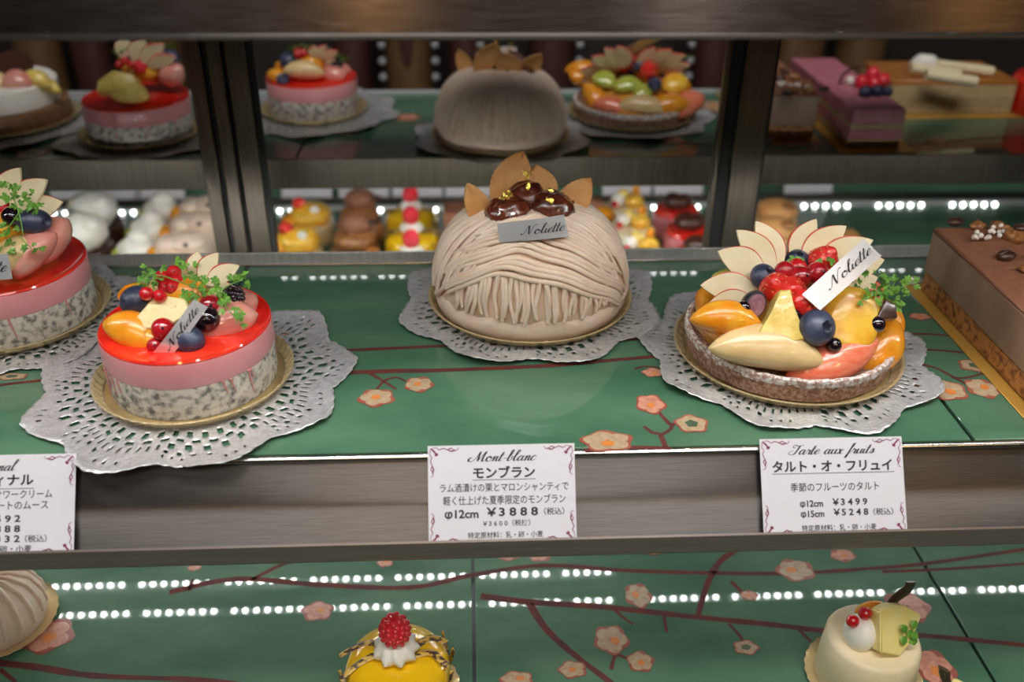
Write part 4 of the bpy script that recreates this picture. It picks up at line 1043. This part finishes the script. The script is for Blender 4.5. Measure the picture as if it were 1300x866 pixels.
# rows of reflected small cakes, built solid on the rear lower shelf
ZL = LOW+.0003
def at(px, py, z=ZL): p = Wz(px, py, z+.045); return (p.x, p.y, z)
yx, yw = -.0835, .0
for k, (yy, lab) in enumerate([(.648, 'nearest reflected yellow raspberry cake of the rear row left of the domed cake'), (.726, 'second reflected yellow raspberry cake of the rear row, in the middle'), (.804, 'farthest reflected yellow raspberry cake of the rear row by the white card')]):
    dup(y0, (-.0720-.0040*k, yy, ZL), lab, 'yellow raspberry dome cakes', FL)
for k, (xx, yy, lab) in enumerate([(.222, .655, 'nearest reflected mango topped cream cake of the rear row right of the domed cake'), (.224, .732, 'middle reflected mango topped cream cake of the rear row'), (.228, .808, 'farthest reflected mango topped cream cake of the rear row')]):
    if k == 0:
        mw = thing('mango_cream_cake', (xx, yy, ZL), lab, 'small cake', 'mango cream cakes in the rear row'); tray(mw, .037)
        mb = MB(); mb.lathe([(.01, .0014), (.0335, .0014), (.0345, .003), (.033, .040), (.030, .0432), (.0003, .0436)], 48); mb.build('cream_body', 'cream_pale', mw)
        for c, r_, m, n in [((.012, -.004, .052), (.014, .012, .011), 'mango', 'mango_piece'), ((-.002, .010, .056), (.010, .010, .010), 'pineapple', 'pineapple_piece'), ((-.016, -.004, .048), (.005, .005, .005), 'currant', 'red_currant'), ((.016, .010, .062), (.006, .006, .009), 'orange_fruit', 'orange_piece'), ((-.010, .004, .052), (.010, .010, .009), 'cream', 'cream_quenelle')]:
            mb = MB(); mb.sphere(c, r_, seg=16, ring=10); mb.build(n, m, mw)
    else: dup(mw, (xx, yy, ZL), lab, 'mango cream cakes in the rear row')
for k, (xx, yy, lab) in enumerate([(.304, .655, 'nearest reflected red berry cake with chocolate crown beside the steel door frame'), (.306, .732, 'middle reflected red berry cake with chocolate crown beside the steel door frame'), (.304, .808, 'farthest reflected red berry cake with chocolate crown beside the steel door frame')]):
    if k == 0:
        rb = thing('red_berry_cake', (xx, yy, ZL), lab, 'small cake', 'red berry cakes in the rear row'); tray(rb, .0415)
        mb = MB(); mb.lathe([(.01, .0014), (.034, .0014), (.034, .030), (.032, .033), (.0003, .034)], 48); mb.build('mousse_body', 'pink_mousse', rb)
        mb = MB(); mb.lathe([(.01, .0341), (.0325, .0341), (.030, .040), (.0003, .041)], 48); mb.build('red_glaze', 'red_glaze', rb)
        mb = MB(); mb.sphere((0, 0, .050), (.021, .018, .012), seg=24, ring=14, nz=.004, nsc=120); mb.build('chocolate_crown', 'choc_dark', rb)
    else: dup(rb, (xx, yy, ZL), lab, 'red berry cakes in the rear row')
def simple(name, lab, grp, px, py, parts, first=None):
    p = at(px, py)
    if first is not None: return dup(first, p, lab, grp)
    t = thing(name, p, lab, 'small cake', grp)
    for n, m, kind, c, r_ in parts:
        mb = MB()
        if kind == 's': mb.sphere(c, r_, seg=20, ring=12, nz=min(r_)*.10, nsc=110)
        elif kind == 'c': mb.lathe([(.004, c[2]), (r_[0]*.97, c[2]), (r_[0], c[2]+.002), (r_[0]*.98, c[2]+r_[2]-.003), (r_[0]*.93, c[2]+r_[2]), (.004, c[2]+r_[2])], 40, c=(c[0], c[1], 0))
        else: mb.box((c[0]-r_[0], c[1]-r_[1], c[2]), (c[0]+r_[0], c[1]+r_[1], c[2]+r_[2]), .0015)
        mb.build(n, m, t)
    return t
pk = simple('peach_cake', 'nearest reflected peach topped cake next to the double door frame', 'peach cakes in the rear row', 374, 297,
    [('gold_base', 'gold_board', 'c', (0, 0, .0002), (.041, .041, .002)), ('mousse_body', 'pear', 'c', (0, 0, .0023), (.036, .036, .024)), ('peach_half', 'mango', 's', (.004, 0, .036), (.030, .028, .018)), ('peach_slice', 'orange_fruit', 's', (-.022, -.012, .032), (.014, .016, .009)), ('strawberry', 'strawberry', 's', (-.010, -.002, .054), (.010, .010, .009)), ('cream_dot', 'cream', 's', (.012, -.014, .048), (.007, .007, .007))])
simple('peach_cake', 'farther reflected peach topped cake in front of the first white card', 'peach cakes in the rear row', 390, 265, None, pk)
ck = simple('chocolate_fan_cake', 'nearest reflected chocolate and orange cake left of the yellow raspberry cakes', 'chocolate fan cakes', 450, 298,
    [('gold_base', 'gold_board', 'c', (0, 0, .0002), (.038, .038, .002)), ('sponge_body', 'brown_sponge', 'c', (0, 0, .0023), (.033, .033, .026)), ('orange_side', 'orange_top', 's', (.022, -.016, .018), (.014, .016, .016)), ('chocolate_ruffle', 'walnut', 's', (0, 0, .038), (.028, .026, .015)), ('chocolate_fan', 'choc_top', 's', (.002, .004, .058), (.022, .018, .016)), ('chocolate_curl', 'choc_dark', 's', (.022, 0, .062), (.012, .006, .004))])
simple('chocolate_fan_cake', 'farther reflected chocolate fan cake in front of the second white card', 'chocolate fan cakes', 456, 266, None, ck)
gl_ = simple('chocolate_bar_cake', 'reflected brown upright chocolate cake with gold leaf left of the domed cake', None, 588, 285,
    [('gold_base', 'gold_board', 'b', (0, 0, .0002), (.030, .026, .002)), ('chocolate_body', 'choc_top', 'b', (0, 0, .0023), (.026, .022, .068)), ('gold_leaf_patch', 'gold_leaf', 'b', (-.004, -.0222, .050), (.010, .0004, .008)), ('gold_leaf_patch', 'gold_leaf', 'b', (.002, -.0222, .030), (.009, .0004, .007))])
og = simple('orange_chocolate_cake', 'reflected orange brown cake partly hidden right behind the domed cake', None, 757, 270,
    [('gold_base', 'gold_board', 'c', (0, 0, .0002), (.031, .031, .002)), ('sponge_body', 'choc_base', 'c', (0, 0, .0023), (.028, .028, .030)), ('orange_top', 'orange_fruit', 's', (0, 0, .042), (.026, .024, .014)), ('chocolate_top', 'choc_top', 's', (-.004, .004, .056), (.016, .014, .010))])
wb = simple('white_ball_cake', 'nearest reflected white cream ball cake on a chocolate base at the rear left', 'white cream ball cakes', 106, 296,
    [('chocolate_base', 'choc_dark', 'c', (0, 0, .0002), (.036, .036, .026)), ('cream_ball', 'cream', 's', (-.003, 0, .046), (.034, .034, .027)), ('cream_shaving', 'cream', 's', (.014, -.012, .060), (.014, .012, .010)), ('cream_shaving', 'cream_pale', 's', (-.018, -.010, .058), (.013, .012, .010))])
simple('white_ball_cake', 'farther reflected white cream ball cake on a chocolate base at the rear left', 'white cream ball cakes', 120, 268, None, wb)
oc = simple('orange_cream_cake', 'nearest reflected white cream cake with orange pieces at the rear left', 'orange cream cakes', 172, 306,
    [('gold_base', 'gold_board', 'c', (0, 0, .0002), (.040, .040, .002)), ('tart_base', 'custard', 'c', (0, 0, .0023), (.036, .036, .018)), ('cream_top', 'cream', 's', (0, 0, .032), (.026, .026, .019)), ('orange_piece', 'orange_fruit', 's', (.024, -.010, .028), (.012, .012, .013)), ('pistachio_piece', 'kiwi', 's', (-.022, -.010, .030), (.009, .009, .008)), ('cream_peak', 'cream', 's', (.004, 0, .050), (.014, .014, .010))])
simple('orange_cream_cake', 'middle reflected white cream cake with orange pieces at the rear left', 'orange cream cakes', 188, 280, None, oc)
simple('orange_cream_cake', 'farthest reflected white cream cake with orange pieces at the rear left', 'orange cream cakes', 203, 256, None, oc)
pc = simple('beige_roll_cake', 'nearest reflected beige cream cake just left of the double door frame', 'beige cream cakes', 230, 306,
    [('gold_base', 'gold_board', 'c', (0, 0, .0002), (.040, .040, .002)), ('cream_body', 'marron_cream', 'c', (0, 0, .0023), (.035, .035, .038)), ('cream_scroll', 'marron_cream', 's', (.010, -.004, .044), (.024, .022, .012)), ('cream_scroll', 'marron_cream', 's', (-.016, -.004, .042), (.017, .022, .011)), ('chocolate_chip', 'choc_dark', 's', (.012, -.022, .048), (.004, .003, .004))])
simple('beige_roll_cake', 'middle reflected beige cream cake just left of the double door frame', 'beige cream cakes', 247, 280, None, pc)
simple('beige_roll_cake', 'farthest reflected beige cream cake just left of the double door frame', 'beige cream cakes', 258, 257, None, pc)
cr = simple('caramel_puff_cake', 'reflected golden caramel puff cake right of the steel door frame', 'caramel puffs', 984, 292,
    [('puff_base', 'choc_base', 'c', (0, 0, .0002), (.036, .036, .022)), ('cream_filling', 'beige_layer', 's', (0, 0, .030), (.032, .032, .014)), ('puff_top', 'cookie', 's', (0, 0, .046), (.030, .028, .016)), ('caramel_piece', 'walnut', 's', (.010, -.012, .056), (.012, .010, .006))])
simple('caramel_puff_cake', 'farther reflected caramel puff cake right of the steel door frame', 'caramel puffs', 986, 268, None, cr)
t = thing('long_pie_slice', at(1040, 283), 'reflected long golden brown pie slice behind the apple fan of the tart', 'pie')
mb = MB(); mb.box((-.055, -.022, .0), (.060, .022, .018), .004); mb.build('pie_filling', 'beige_layer', t)
mb = MB(); mb.box((-.058, -.025, .0182), (.064, .025, .026), .0035); mb.build('pie_crust', 'cookie', t)
for c in ((-.030, -.004, .031), (.0, .004, .031)):
    mb = MB(); mb.sphere(c, (.010, .008, .005), seg=16, ring=10, nz=.001, nsc=200); mb.build('chocolate_piece', 'choc_dark', t)

# reflected blank backs of the price cards, built solid along the far edge
cardpx = [(98, 'behind the white ball cakes'), (148, 'between the white ball cakes and the orange cream cakes'), (203, 'behind the orange cream cakes'), (390, 'behind the peach cakes'), (462, 'behind the chocolate fan cakes'), (530, 'behind the yellow raspberry cakes'), (597, 'behind the upright chocolate bar cake'), (795, 'behind the mango cream cakes'), (860, 'behind the red berry cakes'), (1024, 'behind the long pie slice')]
for i, (px, lab) in enumerate(cardpx):
    p = W(px, 245, .95); c = V((p.x, .942, LOW+.002))
    mb = MB(); h = .062; tl = .018
    mb.add([c+V(q) for q in [(-.039, 0, 0), (.039, 0, 0), (.039, tl, h), (-.039, tl, h), (-.039, .0006, 0), (.039, .0006, 0), (.039, tl+.0006, h), (-.039, tl+.0006, h)]], [[0, 1, 2, 3], [7, 6, 5, 4], [0, 4, 5, 1], [1, 5, 6, 2], [2, 6, 7, 3], [3, 7, 4, 0]])
    o = mb.build('price_card', 'card_dim', None, smooth=False, loc=c); o.location = c
    tag(o, 'reflected blank white card back '+lab, 'price card', 'blank card backs')
t = thing('card_rail', (0, .939, LOW), 'reflected thin steel strip along the foot of the blank cards', 'rail')
mb = MB(); mb.box((-1.05, .9375, LOW+.0001), (1.15, .9405, LOW+.009), .0005); mb.build('steel_strip', 'post_steel', t, loc=t.location)

# ------------------------------------------------------------------ reflected shop shelf with jars and tins, built solid far behind
t = thing('wall_shelf', (0, 1.75, -.36), 'reflected dark shelf against the back wall carrying jars and tins', 'shelf')
mb = MB(); mb.box((-1.6, 1.62, -.38), (1.6, 1.95, -.36), .002); mb.build('shelf_board', 'shade_brown', t, loc=t.location)
mb = MB(); mb.box((-1.6, 1.94, -.998), (1.6, 1.96, .6), .002); mb.build('back_panel', 'shade_brown', t, loc=t.location)
def jar(px, w_, m, lab, label_panel=False):
    p = W(px, 100, 1.72); t = thing('storage_jar', (p.x, 1.74, -.3595), lab, 'jar', 'jars and tins on the back wall shelf'); r = w_
    mb = MB(); mb.lathe([(.01, 0), (r*.96, 0), (r, .01), (r, .33), (r*.9, .37), (r*.8, .385), (.01, .385)], 40); mb.build('jar_body', m, t)
    mb = MB(); mb.lathe([(.01, .386), (r*.85, .386), (r*.86, .42), (.01, .423)], 40); mb.build('jar_lid', 'steel_dark', t)
    if label_panel:
        mb = MB(); mb.sphere((0, -r*.985, .24), (r*.28, .006, .07), seg=20, ring=10); mb.build('jar_label', 'jar_maroon', t)
for px, w_, m, lab, lp in [(52, .05, 'jar_brown', 'reflected dark brown jar at the far left on the back shelf', 0), (118, .042, 'jar_maroon', 'reflected maroon tin above the brown and cream torte', 0), (200, .06, 'jar_brown', 'reflected brown jar above the rear red cake at the left', 0), (448, .042, 'jar_maroon', 'reflected dark maroon tin right of the rear red cake', 0),
                      (519, .055, 'jar_brown', 'reflected pale brown jar with an oval mark left of the rear domed cake', 1), (592, .04, 'jar_maroon', 'reflected dark tin behind the left side of the rear domed cake', 0), (700, .055, 'jar_maroon', 'reflected dark red tin between the rear domed cake and the rear tart', 0), (905, .05, 'jar_maroon', 'reflected dark tin right of the rear tart', 0),
                      (1010, .06, 'jar_brown', 'reflected brown jar behind the rear chocolate cake', 0), (1090, .055, 'jar_brown', 'reflected brown jar behind the rear pink layered cake', 0)]: jar(px, w_, m, lab, lp)
for i, px in enumerate((486, 553, 610, 735, 875)):
    p = W(px, 90, 1.66); t = thing('light_string', (p.x, 1.66, -.359), ['reflected string of pale beads between two jars left of centre', 'reflected string of pale beads beside the pale brown jar', 'reflected string of pale beads behind the rear domed cake', 'reflected string of pale beads behind the left of the rear tart', 'reflected string of pale beads behind the right of the rear tart'][i], 'bead string', 'bead strings between the jars')
    mb = MB(); mb.tube([(0, 0, 0), (0, 0, .46)], .001, n=6); mb.build('wire', 'steel_dark', t)
    for k in range(7):
        mb = MB(); mb.sphere((0, 0, .16+.035*k), .0075, seg=10, ring=7); mb.build('bead', 'led_house', t)

# ------------------------------------------------------------------ shop lamps in front of the case
def pendant(x, y, z, m, lab):
    t = thing('pendant_lamp', (x, y, z), lab, 'lamp', 'pendant lamps over the shop floor')
    mb = MB(); mb.sphere((0, 0, 0), .055, seg=24, ring=16); mb.build('bulb', m, t)
    mb = MB(); mb.lathe([(.012, .056), (.05, .056), (.046, .10), (.012, .12)], 32); mb.build('cap', 'brass', t)
    mb = MB(); mb.tube([(0, 0, .121), (0, 0, 2.30-z)], .004, n=8); mb.build('cord', 'rubber', t)
for x, y, z, m, lab in [(-.16, -1.2, .80, 'lamp_glow', 'warm pendant lamp left of the camera'), (.40, -1.2, .85, 'lamp_white', 'white pendant lamp right of the camera'), (.92, -1.2, .80, 'lamp_glow', 'warm pendant lamp far right of the camera')]: pendant(x, y, z, m, lab)

# ------------------------------------------------------------------ price cards in the rail
CD = V((0, -.0315, -.0435)).normalized(); CN = V((0, CD.z, -CD.y)).normalized()
if CN.y > 0: CN = -CN
def price_card(x0, lab, lines, skew=0.0):
    O = V((x0, .0, .0056)); wd, ht = .0890, .0590
    t = thing('price_card', O+CD*ht/2+V((wd/2, 0, 0)), lab, 'price card', 'price cards in the rail'); L = t.location
    def fn(u, v, h=.00035): return O+V((u*.001, 0, skew*u*.001))+CD*(-v*.001)+CN*h     # millimetres, v up from the top edge (negative = below)
    mb = MB(); q = [fn(0, 0, .00025), fn(89, 0, .00025), fn(89, -59, .00025), fn(0, -59, .00025), fn(0, 0, 0), fn(89, 0, 0), fn(89, -59, 0), fn(0, -59, 0)]
    mb.add(q, [[0, 1, 2, 3], [7, 6, 5, 4], [0, 4, 5, 1], [1, 5, 6, 2], [2, 6, 7, 3], [3, 7, 4, 0]]); mb.build('card_sheet', 'card', t, smooth=False, loc=L)
    mb = MB()
    for ln in lines:
        k = ln[0]
        if k == 's': script(mb, ln[1], fn, ln[2], ln[3], ln[4], ln[5], wt=.17)
        elif k == 'p': printed(mb, ln[1], fn, ln[2], ln[3], ln[4], ln[5], weight=ln[6] if len(ln) > 6 else .016)
        elif k == 'l': mb.poly([fn(ln[1], ln[3]), fn(ln[2], ln[3]), fn(ln[2], ln[3]-.35), fn(ln[1], ln[3]-.35)])
    mb.build('lettering', 'ink', t, smooth=False, loc=L)
    mb = MB()
    def stroke(pts, w_):
        P = smoothpts([(a, b, 0) for a, b in pts], 5); n = len(P); A = []; B = []
        for i, p in enumerate(P):
            d = P[min(i+1, n-1)]-P[max(i-1, 0)]; d = d.normalized() if d.length > 1e-6 else V((1, 0, 0)); nr = V((-d.y, d.x, 0))*w_*(.5+.5*math.sin(PI*i/(n-1)))
            A.append(fn(p.x+nr.x, p.y+nr.y)); B.append(fn(p.x-nr.x, p.y-nr.y))
        mb.add(A+B, [[i, i+1, n+i+1, n+i] for i in range(n-1)])
    def corner(cx, cy, sx, sy):
        T = lambda pts: [(cx+sx*a, cy+sy*b) for a, b in pts]
        stroke(T([(1.6, -1.6), (3.2, -2.8), (4.6, -4.4), (5.2, -5.6)]), .55); stroke(T([(4.2, -5.2), (5.0, -5.9), (5.9, -5.0), (5.2, -4.6)]), .5)
        stroke(T([(1.8, -1.7), (5, -1.2), (7, -2.4), (9.5, -1.6), (12, -2.4), (14, -1.5), (16, -3.0), (17.8, -2.6), (18.6, -1.2)]), .28); stroke(T([(12, -2.4), (14.5, -3.4), (16.5, -2.4)]), .42)
        stroke(T([(1.7, -1.8), (1.2, -5), (2.4, -7), (1.6, -9.5), (2.6, -12), (1.8, -14), (3.2, -16.4), (2.6, -18.2), (1.4, -18.6)]), .28); stroke(T([(2.6, -12), (3.4, -14.5), (2.4, -16.5)]), .42)
    corner(0, 0, 1, 1); corner(89, 0, -1, 1); corner(0, -59, 1, -1); corner(89, -59, -1, -1)
    mb.build('corner_ornament', 'ink_wine', t, smooth=False, loc=L)
k1 = 89/1100
def a1(x): return (x-80)*k1
price_card(W(543, 568, 0).x, 'white price card reading Mont-blanc in the middle of the rail', [
    ('s', 'Mont-blanc', a1(425), a1(892), -9.9, 3.0), ('p', 'モンブラン', a1(415), a1(880), -19.6, 5.6, .03), ('l', a1(412), a1(885), -20.8),
    ('p', 'ラム酒漬けの栗とマロンシャンティで', a1(168), a1(1128), -27.6, 4.1, .008), ('p', '軽く仕上げた夏季限定のモンブラン', a1(190), a1(1103), -35.3, 4.3, .008),
    ('p', 'φ12cm', a1(200), a1(452), -43.4, 5.0, .03), ('p', '￥3 8 8 8', a1(510), a1(895), -42.6, 5.0, .03), ('p', '（税込）', a1(940), a1(1092), -42.2, 3.3, .012),
    ('p', '￥3 6 0 0（税抜）', a1(482), a1(835), -48.4, 2.9, .012), ('p', '特定原材料：乳・卵・小麦', a1(370), a1(930), -55.4, 3.0, .012)])
k2 = 89/1055
def a2(x): return (x-90)*k2
price_card(W(964, 557, 0).x, 'white price card reading Tarte aux fruits below the fruit tart', [
    ('s', 'Tarte aux fruits', a2(325), a2(938), -9.9, 2.9), ('p', 'タルト・オ・フリュイ', a2(175), a2(1062), -20.0, 5.6, .03), ('l', a2(172), a2(1075), -21.3),
    ('p', '季節のフルーツのタルト', a2(302), a2(955), -32.0, 4.3, .008), ('p', 'φ12cm', a2(365), a2(535), -41.6, 4.0, .03), ('p', '￥3 4 9 9', a2(603), a2(862), -41.0, 4.0, .03),
    ('p', 'φ15cm', a2(367), a2(540), -47.8, 4.0, .03), ('p', '￥5 2 4 8', a2(607), a2(865), -47.2, 4.0, .03), ('p', '（税込）', a2(902), a2(1050), -47.2, 3.3, .012), ('p', '特定原材料：乳・卵・小麦', a2(370), a2(920), -56.0, 3.0, .012)])
k3 = .0882
def a3(x): return 89-(510-x)*k3
price_card(W(96, 572, 0).x-.0890, 'white price card cut by the left frame edge at the end of the rail', [
    ('s', 'Cardinal', a3(-190), a3(116), -9.4, 3.0), ('p', 'カルディナル', a3(-300), a3(234), -17.6, 5.4, .03), ('l', a3(-300), a3(240), -19.8),
    ('p', 'サワークリーム', a3(-20), a3(360), -25.4, 4.2, .008), ('p', 'チョコレートのムース', a3(-230), a3(335), -31.8, 4.2, .008),
    ('p', '￥2 5 9 2', a3(-140), a3(156), -39.3, 4.0, .03), ('p', '￥3 8 8 8', a3(-140), a3(156), -45.2, 4.0, .03), ('p', '￥5 8 3 2', a3(-140), a3(156), -51.0, 4.0, .03), ('p', '（税込）', a3(190), a3(332), -51.0, 3.3, .012), ('p', '乳・卵・小麦', a3(-80), a3(236), -56.6, 3.2, .012)])
